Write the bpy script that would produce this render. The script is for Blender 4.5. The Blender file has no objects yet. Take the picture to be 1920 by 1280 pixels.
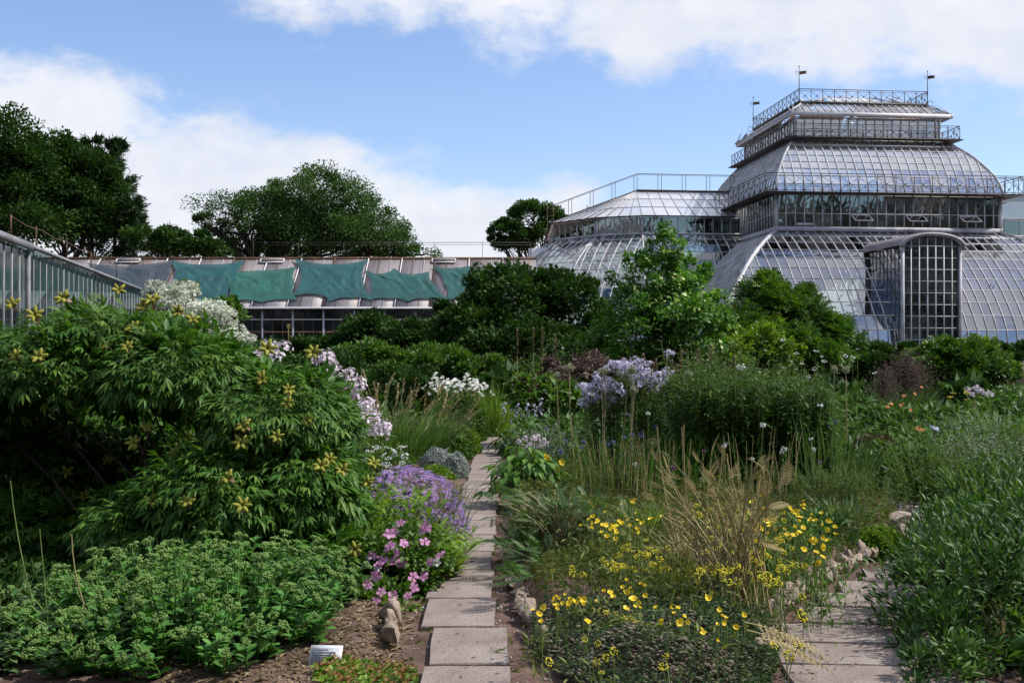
import bpy, bmesh, math, random
import numpy as np
from mathutils import Vector, Matrix

# ------------------------------------------------------------------ camera, sky, sun, exposure
SC = bpy.context.scene
COL = SC.collection
F, HZ, EYE = 2240.0, 655.0, 1.65          # focal length and horizon of the photograph in pixels, eye height in metres
cd = bpy.data.cameras.new('camera'); cam = bpy.data.objects.new('camera', cd); COL.objects.link(cam)
cd.sensor_width = 36.0; cd.lens = F / 1920 * 36.0; cd.clip_start = .1; cd.clip_end = 4000
cam.location = (0, 0, EYE); cam.rotation_euler = (math.radians(90) + math.atan((HZ - 640) / F), 0, 0)
SC.camera = cam
SUN_AZ, SUN_EL = math.radians(86), math.radians(50)

W = bpy.data.worlds.new('World'); SC.world = W; W.use_nodes = True
def build_world():
    nt = W.node_tree; N = nt.nodes; L = nt.links; N.clear()
    def n(t, **k):
        x = N.new(t)
        for a, b in k.items(): setattr(x, a, b)
        return x
    def math_(op, a, b=None, clamp=False):
        m = n('ShaderNodeMath', operation=op, use_clamp=clamp)
        for i, v in enumerate((a, b)):
            if v is None: continue
            if isinstance(v, (int, float)): m.inputs[i].default_value = v
            else: L.new(v, m.inputs[i])
        return m.outputs[0]
    out = n('ShaderNodeOutputWorld'); bg = n('ShaderNodeBackground'); bg.inputs[1].default_value = .1
    L.new(bg.outputs[0], out.inputs[0])
    sky = n('ShaderNodeTexSky', sky_type='NISHITA', sun_disc=False)
    sky.sun_elevation = SUN_EL; sky.sun_rotation = SUN_AZ; sky.air_density = 1.0; sky.dust_density = .6; sky.ozone_density = 1.0
    tc = n('ShaderNodeTexCoord'); sep = n('ShaderNodeSeparateXYZ'); L.new(tc.outputs['Generated'], sep.inputs[0])
    x, y, z = sep.outputs
    az = math_('ARCTAN2', x, y); el = math_('ARCSINE', z)
    a01 = math_('ADD', math_('DIVIDE', az, math.radians(90)), .5, True)       # -45..45 degrees of azimuth
    def curve(pts):
        c = n('ShaderNodeFloatCurve'); L.new(a01, c.inputs['Value']); cu = c.mapping.curves[0]
        pts = [(p[0] / 90 + .5, p[1] / 45) for p in pts]
        cu.points[0].location = pts[0]; cu.points[1].location = pts[-1]
        for p in pts[1:-1]: cu.points.new(*p)
        c.mapping.update()
        return math_('MULTIPLY', c.outputs[0], math.radians(45))
    eL = curve([(-45, 9.5), (-30, 12.6), (-23.2, 12.5), (-18.7, 12.2), (-16, 10.9), (-10.4, 9.7), (-7, 9.4), (-4, 8.4), (0, 7.2), (3.4, 7.8), (6, 4.4), (20, 2.2), (30, 5.5), (45, 9.5)])
    eU = curve([(-45, 20), (-24, 20), (-13, 16.4), (-6, 15.6), (-2, 14.2), (1, 13.4), (3.4, 14.6), (6, 12.7), (11, 12.4), (16, 12.2), (20, 11.4), (30, 12), (45, 17)])
    def noise(scale, detail, rough, off=0., stretch=1.0):
        mp = n('ShaderNodeMapping'); mp.inputs['Scale'].default_value = (1, 1, stretch); mp.inputs['Location'].default_value = (off, off * .7, off * .3)
        L.new(tc.outputs['Generated'], mp.inputs[0])
        t = n('ShaderNodeTexNoise'); t.inputs['Scale'].default_value = scale; t.inputs['Detail'].default_value = detail; t.inputs['Roughness'].default_value = rough
        L.new(mp.outputs[0], t.inputs['Vector']); return t.outputs[0]
    nz = noise(9, 9, .62, 3.1, 1.7); nb = noise(3.2, 6, .55, 1.7, 1.8); nd = noise(24, 7, .6, 7.3, 1.4)
    soft = math.radians(1.15)
    low = math_('DIVIDE', math_('SUBTRACT', eL, el), soft)
    high = math_('DIVIDE', math_('SUBTRACT', el, eU), soft)
    shape = math_('MAXIMUM', low, high)
    shape = math_('MINIMUM', math_('MAXIMUM', shape, -3.0), 2.7)
    shape = math_('ADD', shape, math_('MULTIPLY', math_('SUBTRACT', nz, .5), 8.2))
    shape = math_('ADD', shape, math_('MULTIPLY', math_('SUBTRACT', nd, .5), 2.2))
    free = math_('MULTIPLY', math_('SUBTRACT', nb, .47), 15)                  # the rest of the sky: scattered cloud
    free = math_('ADD', free, math_('MULTIPLY', math_('SUBTRACT', nz, .5), 5))
    front = n('ShaderNodeMapRange', interpolation_type='SMOOTHSTEP'); L.new(y, front.inputs[0]); front.inputs[1].default_value = .45; front.inputs[2].default_value = .8
    mixm = n('ShaderNodeMix', data_type='FLOAT'); L.new(front.outputs[0], mixm.inputs[0]); L.new(free, mixm.inputs[2]); L.new(shape, mixm.inputs[3])
    cover = n('ShaderNodeMapRange', interpolation_type='SMOOTHSTEP'); L.new(mixm.outputs[0], cover.inputs[0]); cover.inputs[1].default_value = -.9; cover.inputs[2].default_value = 1.6
    thick = n('ShaderNodeMapRange'); L.new(math_('ADD', math_('MULTIPLY', nb, .7), math_('MULTIPLY', nd, .5)), thick.inputs[0]); thick.inputs[1].default_value = .42; thick.inputs[2].default_value = .82
    cc = n('ShaderNodeMix', data_type='RGBA'); L.new(thick.outputs[0], cc.inputs[0])
    cc.inputs[6].default_value = (7.5, 7.6, 8.0, 1); cc.inputs[7].default_value = (5.4, 5.8, 6.7, 1)
    tintm = n('ShaderNodeMix', data_type='RGBA', blend_type='MULTIPLY'); tintm.inputs[0].default_value = 1
    L.new(sky.outputs[0], tintm.inputs[6]); tintm.inputs[7].default_value = SKY_TINT
    fin = n('ShaderNodeMix', data_type='RGBA'); L.new(math_('MULTIPLY', cover.outputs[0], .96), fin.inputs[0]); L.new(tintm.outputs[2], fin.inputs[6]); L.new(cc.outputs[2], fin.inputs[7])
    L.new(fin.outputs[2], bg.inputs[0])
SKY_TINT = (1.16, 1.22, 1.42, 1)
build_world()
sd = bpy.data.lights.new('sun', 'SUN'); sun = bpy.data.objects.new('sun', sd); COL.objects.link(sun)
sd.energy = 4.2; sd.angle = math.radians(.5); sd.color = (1.0, .95, .87)
_sv = Vector((math.cos(SUN_EL) * math.sin(SUN_AZ), math.cos(SUN_EL) * math.cos(SUN_AZ), math.sin(SUN_EL)))
sun.rotation_euler = (-_sv).to_track_quat('-Z', 'Y').to_euler(); sun.location = _sv * 80
SC.view_settings.view_transform = 'Standard'; SC.view_settings.look = 'None'; SC.view_settings.gamma = 1.0; SC.view_settings.use_curve_mapping = False
SC.view_settings.exposure = .36
SC.cycles.max_bounces = 8; SC.cycles.transparent_max_bounces = 16; SC.cycles.diffuse_bounces = 3

# ------------------------------------------------------------------ helpers
rng = np.random.default_rng(11)
def U(a, b, n=None): return rng.uniform(a, b, n)
def norm(v): return v / np.maximum(np.linalg.norm(v, axis=-1, keepdims=True), 1e-9)
def gx(px, Y): return (px - 960) / F * Y                     # x of a pixel column at distance Y
def gzp(py, Y): return EYE + (HZ - py) / F * Y               # height of a pixel row at distance Y
def gy(py, z=0.): return (EYE - z) * F / (py - HZ)           # distance of a ground point seen at a pixel row

class MB:
    """collects polygons; one build() = one mesh object"""
    def __init__(s): s.V = []; s.F = []; s.n = 0
    def add(s, V, Fc, tint=.5, m=0):
        V = np.asarray(V, float).reshape(-1, 3); Fc = np.asarray(Fc, int)
        t = np.broadcast_to(np.asarray(tint, float), (len(Fc),))
        s.V.append(V); s.F.append((Fc + s.n, t, m)); s.n += len(V)
    def mesh(s, name, mats, origin=(0, 0, 0), smooth=False):
        me = bpy.data.meshes.new(name)
        V = np.concatenate(s.V) - np.asarray(origin, float)
        loops = []; tot = []; tint = []; mi = []
        for f, t, m in s.F:
            loops.append(f.ravel()); tot.append(np.full(len(f), f.shape[1])); tint.append(t); mi.append(np.full(len(f), m))
        loops = np.concatenate(loops); tot = np.concatenate(tot); tint = np.concatenate(tint); mi = np.concatenate(mi)
        me.vertices.add(len(V)); me.vertices.foreach_set('co', V.astype(np.float32).ravel())
        me.loops.add(len(loops)); me.loops.foreach_set('vertex_index', loops.astype(np.int32))
        me.polygons.add(len(tot)); st = np.concatenate([[0], np.cumsum(tot)[:-1]])
        me.polygons.foreach_set('loop_start', st.astype(np.int32))
        if smooth: me.polygons.foreach_set('use_smooth', np.ones(len(tot), bool))
        mats = mats if isinstance(mats, (list, tuple)) else [mats]
        for m in mats: me.materials.append(m)
        if len(mats) > 1: me.polygons.foreach_set('material_index', mi.astype(np.int32))
        me.update(calc_edges=True)
        a = me.attributes.new('tint', 'FLOAT', 'FACE'); a.data.foreach_set('value', tint.astype(np.float32))
        return me
    def build(s, name, mats, parent=None, smooth=False):
        o0 = np.array(parent_world(parent)) if parent is not None else np.zeros(3)
        o = link(name, s.mesh(name, mats, o0, smooth), parent)
        if name in ('stems', 'stalks', 'branches'): o['kind'] = 'stuff'
        return o

WORLD = {}
def parent_world(p): return WORLD.get(p.name, (0, 0, 0))
def link(name, me, parent=None, loc=(0, 0, 0)):
    o = bpy.data.objects.new(name, me); COL.objects.link(o); o.location = loc
    if parent is not None: o.parent = parent
    WORLD[o.name] = tuple(np.array(loc) + np.array(parent_world(parent) if parent is not None else (0, 0, 0)))
    return o
def thing(name, label, cat, loc=(0, 0, 0), group=None):
    o = bpy.data.objects.new(name, None); COL.objects.link(o); o.location = loc; o.empty_display_size = .1
    WORLD[o.name] = tuple(loc); tag(o, label, cat, group); return o
def tag(o, label=None, cat=None, group=None, kind=None):
    for k, v in (('label', label), ('category', cat), ('group', group), ('kind', kind)):
        if v: o[k] = v
    return o
def setting(name, mb, mat, kind='structure', label=None, smooth=False):
    o = mb.build(name, mat, None, smooth); tag(o, label, None, None, kind); return o

def frames(fwd, up):
    y = norm(fwd); x = np.cross(y, up); bad = np.linalg.norm(x, axis=-1) < 1e-3
    if bad.any(): x[bad] = (1, 0, 0)
    x = norm(x); z = np.cross(x, y)
    return np.stack([x, y, z], -1)
def scatter(mb, T, pos, fwd, up, size, tint, m=0):
    """copies of template T (verts, faces): local +Y along fwd, local +Z towards up"""
    V, Fc = T; n = len(pos)
    if n == 0: return
    R = frames(np.broadcast_to(fwd, (n, 3)).astype(float), np.broadcast_to(up, (n, 3)).astype(float))
    size = np.broadcast_to(np.asarray(size, float), (n,))
    P = np.einsum('nij,kj->nki', R, V) * size[:, None, None] + np.asarray(pos)[:, None, :]
    k = len(V)
    Fa = (Fc[None] + (np.arange(n) * k)[:, None, None]).reshape(-1, Fc.shape[1])
    mb.add(P, Fa, np.repeat(np.broadcast_to(tint, (n,)), len(Fc)), m)

def leaf2(w=.22, fold=.06, droop=.1):
    return np.array([(0, 0, 0), (-w, .42, fold), (0, 1, -droop), (w, .42, fold)]), np.array([(0, 2, 1), (0, 3, 2)])
def leafn(w=.16, fold=.05, droop=.2, prof=(.55, 1, .75), tip=True):
    k = len(prof); V = [(0, 0, 0)]
    for i, p in enumerate(prof):
        t = (i + 1) / (k + 1); z = -droop * t * t
        V += [(-w * p, t, z + fold * p), (0, t, z), (w * p, t, z + fold * p)]
    V.append((0, 1, -droop)); Fq = []; e = len(V) - 1
    Fq += [(0, 2, 1, 1), (0, 3, 2, 2)]
    for i in range(k - 1):
        b = 1 + 3 * i; Fq += [(b, b + 1, b + 4, b + 3), (b + 1, b + 2, b + 5, b + 4)]
    b = 1 + 3 * (k - 1); tri = [(0, 2, 1), (0, 3, 2), (b, b + 1, e), (b + 1, b + 2, e)]
    tris = list(tri)
    for q in Fq[2:]: tris += [(q[0], q[1], q[2]), (q[0], q[2], q[3])]
    return np.array(V, float), np.array(tris)
L2 = leaf2(); L2W = leaf2(.34, .08, .12); L2N = leaf2(.11, .03, .15)
LOV = leafn(.3, .07, .22); LLAN = leafn(.13, .04, .22); LHOST = leafn(.25, .08, .42, (.7, 1, .9, .5))

def tubes(mb, paths, radii, sides=3, tint=.5, m=0):
    paths = np.asarray(paths, float); n, k, _ = paths.shape
    radii = np.broadcast_to(np.asarray(radii, float), (n, k))
    tan = norm(np.gradient(paths, axis=1)); ref = np.where(np.abs(tan[..., 2:3]) > .9, np.array([1., 0, 0]), np.array([0, 0, 1.]))
    a = norm(np.cross(tan, ref)); b = np.cross(tan, a)
    ang = np.arange(sides) * 2 * math.pi / sides
    V = paths[:, :, None] + radii[:, :, None, None] * (a[:, :, None] * np.cos(ang)[None, None, :, None] + b[:, :, None] * np.sin(ang)[None, None, :, None])
    i = np.arange(k - 1)[:, None]; j = np.arange(sides)[None]
    q = np.stack([i * sides + j, i * sides + (j + 1) % sides, (i + 1) * sides + (j + 1) % sides, (i + 1) * sides + j], -1).reshape(-1, 4)
    Fa = (q[None] + (np.arange(n) * k * sides)[:, None, None]).reshape(-1, 4)
    mb.add(V, Fa, np.repeat(np.broadcast_to(tint, (n,)), len(q)), m)
def arcs(base, tip, k=4, sag=0.):
    """curved paths base->tip that leave upright and lean over"""
    base = np.asarray(base, float); tip = np.asarray(tip, float); t = np.linspace(0, 1, k)[None, :, None]
    mid = np.stack([base[:, 0] * .75 + tip[:, 0] * .25, base[:, 1] * .75 + tip[:, 1] * .25, base[:, 2] * .4 + tip[:, 2] * .6 + sag], -1)
    return base[:, None] * (1 - t) ** 2 + mid[:, None] * 2 * t * (1 - t) + tip[:, None] * t * t
def blades(mb, base, lean, length, width, droop=.5, k=5, tint=.5, m=0):
    """grass blades; lean = horizontal vector (n,3)"""
    base = np.asarray(base, float); n = len(base); t = np.linspace(0, 1, k)[None, :, None]
    length = np.broadcast_to(length, (n,))[:, None, None]; droop = np.broadcast_to(droop, (n,))[:, None, None]
    lean = np.asarray(lean, float)[:, None]
    P = base[:, None] + length * (np.array([0, 0, 1.]) * (t - droop * t ** 2.2 * .75) + lean * (t * .6 + t ** 2 * .6))
    side = norm(np.cross(lean[:, 0] + 1e-4, np.array([0, 0, 1.])) + rng.normal(0, .5, (n, 3)) * np.array([1, 1, .2]))
    w = np.broadcast_to(width, (n,))[:, None] * np.array([.7, 1, .85, .55, .06][:k])[None]
    V = np.stack([P - side[:, None] * w[..., None] / 2, P + side[:, None] * w[..., None] / 2], 2)
    i = np.arange(k - 1); q = np.stack([2 * i, 2 * i + 1, 2 * i + 3, 2 * i + 2], -1)
    Fa = (q[None] + (np.arange(n) * k * 2)[:, None, None]).reshape(-1, 4)
    mb.add(V, Fa, np.repeat(np.broadcast_to(tint, (n,)), len(q)), m)
    return P
def box(mb, c, s, rz=0., tint=.5, m=0, ax=None):
    h = np.array(s) / 2; V = np.array([(x, y, z) for x in (-1, 1) for y in (-1, 1) for z in (-1, 1)]) * h
    if ax is not None: V = V @ np.array(ax)            # rows = local axes
    elif rz: c_, s_ = math.cos(rz), math.sin(rz); V = V @ np.array([(c_, s_, 0), (-s_, c_, 0), (0, 0, 1)])
    mb.add(V + np.array(c), [(0, 1, 3, 2), (4, 6, 7, 5), (0, 4, 5, 1), (2, 3, 7, 6), (0, 2, 6, 4), (1, 5, 7, 3)], tint, m)
def beam(mb, a, b, w, h, up=(0, 0, 1), tint=.5, m=0):
    a = np.array(a, float); b = np.array(b, float); y = norm(b - a); x = np.cross(y, up)
    if np.linalg.norm(x) < 1e-3: x = np.array([1., 0, 0])
    x = norm(x); z = np.cross(x, y); box(mb, (a + b) / 2, (w, np.linalg.norm(b - a), h), ax=(x, y, z), tint=tint, m=m)
def sweep(mb, pts, side, w, h, tint=.5):
    """a bar along pts; side = constant sideways unit vector"""
    pts = np.asarray(pts, float); k = len(pts); side = np.asarray(side, float); tan = norm(np.gradient(pts, axis=0)); nrm = norm(np.cross(tan, side))
    V = np.stack([pts - side * w / 2 - nrm * h / 2, pts + side * w / 2 - nrm * h / 2, pts + side * w / 2 + nrm * h / 2, pts - side * w / 2 + nrm * h / 2], 1)
    i = np.arange(k - 1)[:, None]; j = np.arange(4)[None]
    q = np.stack([i * 4 + j, i * 4 + (j + 1) % 4, (i + 1) * 4 + (j + 1) % 4, (i + 1) * 4 + j], -1).reshape(-1, 4)
    mb.add(V, np.concatenate([q, [(3, 2, 1, 0)], [np.arange(4) + 4 * (k - 1)]]), tint)
def ico(sub=1):
    bm = bmesh.new(); bmesh.ops.create_icosphere(bm, subdivisions=sub, radius=1)
    V = np.array([v.co[:] for v in bm.verts]); Fc = np.array([[v.index for v in f.verts] for f in bm.faces]); bm.free(); return V, Fc
ICO1, ICO2, ICO3 = ico(1), ico(2), ico(3)

# ------------------------------------------------------------------ materials
def nodes(name):
    m = bpy.data.materials.new(name); m.use_nodes = True; nt = m.node_tree
    return m, nt, nt.nodes['Principled BSDF'], nt.nodes['Material Output']
def rgba(c): return (c[0], c[1], c[2], 1)
def mat_leaf(name, c0, c1, c2, transl=.28, rough=.5, spec=.35):
    green = c1[1] > c1[0] * 1.05 and c1[1] > c1[2] * 1.3
    if c1[1] > c1[0] * 1.25 and green: c0, c1, c2 = ([v * k for v, k in zip(c, (1.4, 1.22, .95))] for c in (c0, c1, c2))
    m, nt, p, out = nodes(name)
    a = nt.nodes.new('ShaderNodeAttribute'); a.attribute_name = 'tint'
    r = nt.nodes.new('ShaderNodeValToRGB'); e = r.color_ramp.elements
    e[0].color = rgba(c0); e[1].color = rgba(c2); x = e.new(.5); x.color = rgba(c1)
    nt.links.new(a.outputs['Fac'], r.inputs[0])
    g = nt.nodes.new('ShaderNodeTexCoord'); n = nt.nodes.new('ShaderNodeTexNoise'); n.inputs['Scale'].default_value = 1.7; n.inputs['Detail'].default_value = 3
    nt.links.new(g.outputs['Object'], n.inputs['Vector'])
    mr = nt.nodes.new('ShaderNodeMapRange'); mr.inputs[1].default_value = .3; mr.inputs[2].default_value = .7; mr.inputs[3].default_value = .78; mr.inputs[4].default_value = 1.22
    nt.links.new(n.outputs[0], mr.inputs[0])
    mx = nt.nodes.new('ShaderNodeVectorMath'); mx.operation = 'SCALE'; nt.links.new(r.outputs[0], mx.inputs[0]); nt.links.new(mr.outputs[0], mx.inputs['Scale'])
    nt.links.new(mx.outputs[0], p.inputs['Base Color']); p.inputs['Roughness'].default_value = rough; p.inputs['Specular IOR Level'].default_value = spec
    if transl:
        t = nt.nodes.new('ShaderNodeBsdfTranslucent'); y = nt.nodes.new('ShaderNodeMix'); y.data_type = 'RGBA'; y.blend_type = 'MULTIPLY'; y.inputs[0].default_value = 1
        nt.links.new(mx.outputs[0], y.inputs[6]); y.inputs[7].default_value = (1.25, 1.3, .55, 1) if green else (1, 1, 1, 1)
        nt.links.new(y.outputs[2], t.inputs[0]); s = nt.nodes.new('ShaderNodeMixShader'); s.inputs[0].default_value = transl
        nt.links.new(p.outputs[0], s.inputs[1]); nt.links.new(t.outputs[0], s.inputs[2]); nt.links.new(s.outputs[0], out.inputs[0])
    return m
def mat_noise(name, c0, c1, scale=8, detail=6, rough=.85, spec=.3, bump=.0, bscale=40, c2=None, pos=(.35, .65), speck=0., metal=0.):
    m, nt, p, out = nodes(name); g = nt.nodes.new('ShaderNodeTexCoord')
    n = nt.nodes.new('ShaderNodeTexNoise'); n.inputs['Scale'].default_value = scale; n.inputs['Detail'].default_value = detail; n.inputs['Roughness'].default_value = .65
    nt.links.new(g.outputs['Object'], n.inputs['Vector'])
    r = nt.nodes.new('ShaderNodeValToRGB'); e = r.color_ramp.elements; e[0].position = pos[0]; e[1].position = pos[1]; e[0].color = rgba(c0); e[1].color = rgba(c1)
    if c2: x = e.new((pos[0] + pos[1]) / 2); x.color = rgba(c2)
    nt.links.new(n.outputs[0], r.inputs[0]); col = r.outputs[0]
    if speck:
        v = nt.nodes.new('ShaderNodeTexNoise'); v.inputs['Scale'].default_value = speck; v.inputs['Detail'].default_value = 3; v.inputs['Roughness'].default_value = .8
        nt.links.new(g.outputs['Object'], v.inputs['Vector']); mr = nt.nodes.new('ShaderNodeMapRange'); mr.inputs[1].default_value = .3; mr.inputs[2].default_value = .7; mr.inputs[3].default_value = .55; mr.inputs[4].default_value = 1.4
        nt.links.new(v.outputs[0], mr.inputs[0]); mx = nt.nodes.new('ShaderNodeVectorMath'); mx.operation = 'SCALE'; nt.links.new(col, mx.inputs[0]); nt.links.new(mr.outputs[0], mx.inputs['Scale']); col = mx.outputs[0]
    nt.links.new(col, p.inputs['Base Color']); p.inputs['Roughness'].default_value = rough; p.inputs['Specular IOR Level'].default_value = spec; p.inputs['Metallic'].default_value = metal
    if bump:
        b = nt.nodes.new('ShaderNodeTexNoise'); b.inputs['Scale'].default_value = bscale; b.inputs['Detail'].default_value = 5; nt.links.new(g.outputs['Object'], b.inputs['Vector'])
        bp = nt.nodes.new('ShaderNodeBump'); bp.inputs['Strength'].default_value = bump; bp.inputs['Distance'].default_value = .02; nt.links.new(b.outputs[0], bp.inputs['Height']); nt.links.new(bp.outputs[0], p.inputs['Normal'])
    return m
def mat_glass(name, tint, dirt, dirt_amt, refl=.35, rough=.06, bump=.15, bscale=.9, hi=1.):
    """old greenhouse glass: see-through, mirrors the sky, partly covered by dirt"""
    m, nt, p, out = nodes(name); nt.nodes.remove(p); N = nt.nodes; L = nt.links
    g = N.new('ShaderNodeTexCoord'); n = N.new('ShaderNodeTexNoise'); n.inputs['Scale'].default_value = 1.1; n.inputs['Detail'].default_value = 6; n.inputs['Roughness'].default_value = .7
    L.new(g.outputs['Object'], n.inputs['Vector'])
    mr = N.new('ShaderNodeMapRange'); mr.inputs[1].default_value = .3; mr.inputs[2].default_value = .7; mr.inputs[3].default_value = dirt_amt * .6; mr.inputs[4].default_value = min(1, dirt_amt * 1.35); L.new(n.outputs[0], mr.inputs[0])
    a = N.new('ShaderNodeAttribute'); a.attribute_name = 'tint'
    ad = N.new('ShaderNodeMath'); ad.operation = 'MULTIPLY_ADD'; ad.use_clamp = True; L.new(a.outputs['Fac'], ad.inputs[0]); ad.inputs[1].default_value = .36; L.new(mr.outputs[0], ad.inputs[2])
    sb = N.new('ShaderNodeMath'); sb.operation = 'SUBTRACT'; sb.use_clamp = True; L.new(ad.outputs[0], sb.inputs[0]); sb.inputs[1].default_value = .17
    tr = N.new('ShaderNodeBsdfTransparent'); tr.inputs[0].default_value = rgba(tint); df = N.new('ShaderNodeBsdfDiffuse'); df.inputs[0].default_value = rgba(dirt)
    mx = N.new('ShaderNodeMixShader'); L.new(sb.outputs[0], mx.inputs[0]); L.new(tr.outputs[0], mx.inputs[1]); L.new(df.outputs[0], mx.inputs[2])
    bn = N.new('ShaderNodeTexNoise'); bn.inputs['Scale'].default_value = bscale; bn.inputs['Detail'].default_value = 2; L.new(g.outputs['Object'], bn.inputs['Vector'])
    bp = N.new('ShaderNodeBump'); bp.inputs['Strength'].default_value = bump; bp.inputs['Distance'].default_value = .1; L.new(bn.outputs[0], bp.inputs['Height'])
    gl = N.new('ShaderNodeBsdfGlossy'); gl.inputs['Roughness'].default_value = rough; gl.inputs[0].default_value = (.94, .94, .95, 1); L.new(bp.outputs[0], gl.inputs['Normal'])
    lw = N.new('ShaderNodeLayerWeight'); lw.inputs[0].default_value = .35; m2 = N.new('ShaderNodeMapRange'); m2.inputs[3].default_value = refl; m2.inputs[4].default_value = hi; L.new(lw.outputs['Fresnel'], m2.inputs[0])
    fs = N.new('ShaderNodeMixShader'); L.new(m2.outputs[0], fs.inputs[0]); L.new(mx.outputs[0], fs.inputs[1]); L.new(gl.outputs[0], fs.inputs[2]); L.new(fs.outputs[0], out.inputs[0])
    return m
M = {}
M['soil'] = mat_noise('soil', (.045, .03, .024), (.18, .122, .1), 3.5, 8, .95, .1, .6, 60, (.13, .085, .069), (.3, .7), speck=130)
M['slab'] = mat_noise('worn_concrete', (.11, .09, .08), (.29, .25, .228), 1.9, 8, .9, .2, .35, 120, (.235, .19, .172), (.25, .68), speck=95)
M['stone'] = mat_noise('edging_stone', (.16, .12, .09), (.45, .38, .31), 6, 8, .9, .2, .8, 30, (.3, .24, .19), (.3, .7), speck=25)
M['bark'] = mat_noise('bark', (.03, .024, .018), (.085, .07, .055), 6, 6, .95, .1, .6, 14)
M['dark_leaf'] = mat_leaf('dark_leaf', (.013, .042, .011), (.022, .062, .015), (.04, .095, .021), .2, .6, .18)
M['tree_leaf'] = mat_leaf('tree_leaf', (.02, .062, .02), (.034, .09, .026), (.06, .135, .036), .25, .6, .2)
M['conifer'] = mat_leaf('conifer_needles', (.01, .033, .012), (.017, .05, .016), (.028, .068, .02), .12, .6)
M['peony'] = mat_leaf('peony_leaf', (.024, .085, .015), (.05, .135, .022), (.1, .2, .038), .3, .5, .25)
M['green'] = mat_leaf('mid_green_leaf', (.026, .08, .015), (.05, .125, .02), (.1, .19, .034), .3)
M['bright'] = mat_leaf('bright_leaf', (.03, .105, .015), (.056, .165, .022), (.11, .25, .045), .35)
M['peony_dark'] = mat_leaf('deep_green_leaf', (.016, .055, .014), (.03, .09, .018), (.07, .15, .03), .22, .5, .3)
M['herb'] = mat_leaf('mixed_herb', (.05, .095, .028), (.095, .14, .042), (.18, .2, .08), .25, .7)
M['stand'] = mat_leaf('tall_stand_leaf', (.018, .06, .013), (.036, .1, .018), (.085, .175, .03), .28)
M['variegated_and_lit'] = mat_leaf('variegated_and_lit_leaf', (.2, .33, .13), (.34, .45, .24), (.5, .6, .4), .25)  # pale hosta leaves, and painted sun flecks on the young tree
M['lime'] = mat_leaf('lime_leaf', (.06, .13, .02), (.1, .2, .03), (.17, .29, .05), .35)
M['grass'] = mat_leaf('grass_blade', (.028, .085, .02), (.05, .13, .03), (.1, .19, .05), .3)
M['bluegreen'] = mat_leaf('bluish_leaf', (.035, .08, .035), (.06, .125, .055), (.11, .18, .085), .25)
M['silver'] = mat_leaf('silver_leaf', (.3, .35, .31), (.42, .47, .43), (.55, .6, .56), .15, .8, .2)
M['straw'] = mat_leaf('dry_straw', (.22, .175, .08), (.38, .315, .15), (.56, .48, .26), .2, .7)
M['gold'] = mat_leaf('golden_fern', (.24, .2, .08), (.4, .32, .14), (.54, .44, .22), .3, .7)
M['rust'] = mat_leaf('rusty_plume', (.16, .075, .025), (.25, .13, .04), (.34, .2, .07), .25, .8)
M['brown'] = mat_leaf('brown_seed_head', (.1, .075, .04), (.19, .14, .075), (.3, .23, .14), .15, .8)
M['plum'] = mat_leaf('brownish_purple_haze', (.085, .055, .046), (.14, .095, .08), (.2, .14, .12), .2, .8)
M['stem'] = mat_leaf('green_stem', (.04, .09, .025), (.07, .13, .04), (.13, .19, .07), .0)
M['sedum'] = mat_leaf('sedum_leaf', (.03, .115, .025), (.05, .165, .035), (.085, .225, .055), .25, .5)
M['sedumhead'] = mat_leaf('sedum_bud', (.07, .165, .045), (.11, .225, .065), (.175, .3, .11), .2, .7)
M['carpet'] = mat_leaf('brownish_sedum', (.06, .1, .045), (.14, .14, .085), (.27, .215, .16), .15, .8)
M['pod'] = mat_leaf('velvety_pod', (.16, .175, .02), (.27, .27, .035), (.38, .37, .06), .15, .75)
M['petal_dry'] = mat_leaf('dried_petal', (.16, .08, .05), (.26, .15, .1), (.4, .27, .2), .25, .8)
M['yellow'] = mat_leaf('yellow_petal', (.62, .42, .01), (.8, .6, .02), (.9, .72, .06), .2, .6)
M['yellow_umbel'] = mat_leaf('yellow_umbel', (.3, .26, .01), (.48, .42, .015), (.65, .57, .03), .15, .7)
M['white'] = mat_leaf('white_petal', (.55, .58, .52), (.72, .74, .7), (.85, .86, .83), .2, .6)
M['cream'] = mat_leaf('cream_leaf', (.46, .52, .38), (.66, .69, .58), (.82, .84, .77), .2, .6)
M['lilac'] = mat_leaf('lilac_petal', (.44, .4, .57), (.56, .52, .7), (.7, .66, .8), .25, .6)
M['pinklilac'] = mat_leaf('pale_pink_petal', (.55, .45, .53), (.69, .59, .67), (.82, .74, .79), .25, .6)
M['purple'] = mat_leaf('aster_petal', (.19, .11, .36), (.29, .18, .48), (.42, .3, .6), .25, .6)
M['pink'] = mat_leaf('mallow_petal', (.45, .16, .36), (.58, .24, .47), (.72, .4, .6), .3, .6)
M['blue'] = mat_leaf('blue_thistle', (.07, .07, .17), (.11, .11, .25), (.18, .18, .35), .15, .7)
M['violet_dark'] = mat_leaf('dark_purple_head', (.06, .015, .05), (.1, .03, .08), (.15, .05, .12), .15, .7)
M['orange'] = mat_leaf('orange_petal', (.55, .12, .03), (.7, .2, .05), (.75, .36, .12), .25, .6)
M['red'] = mat_leaf('dark_red_petal', (.16, .01, .012), (.25, .02, .02), (.33, .04, .03), .2, .6)
M['redgreen'] = mat_leaf('bronze_leaf', (.05, .045, .02), (.085, .06, .028), (.15, .075, .035), .25)
M['eye'] = mat_noise('flower_centre', (.35, .2, .02), (.5, .32, .03), 60, 2, .8)
M['allium'] = mat_leaf('allium_head', (.2, .22, .12), (.32, .34, .2), (.45, .46, .32), .15, .8)
M['gravel'] = mat_noise('pale_chips', (.26, .23, .21), (.5, .46, .44), 9, 5, .9, .2)

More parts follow.
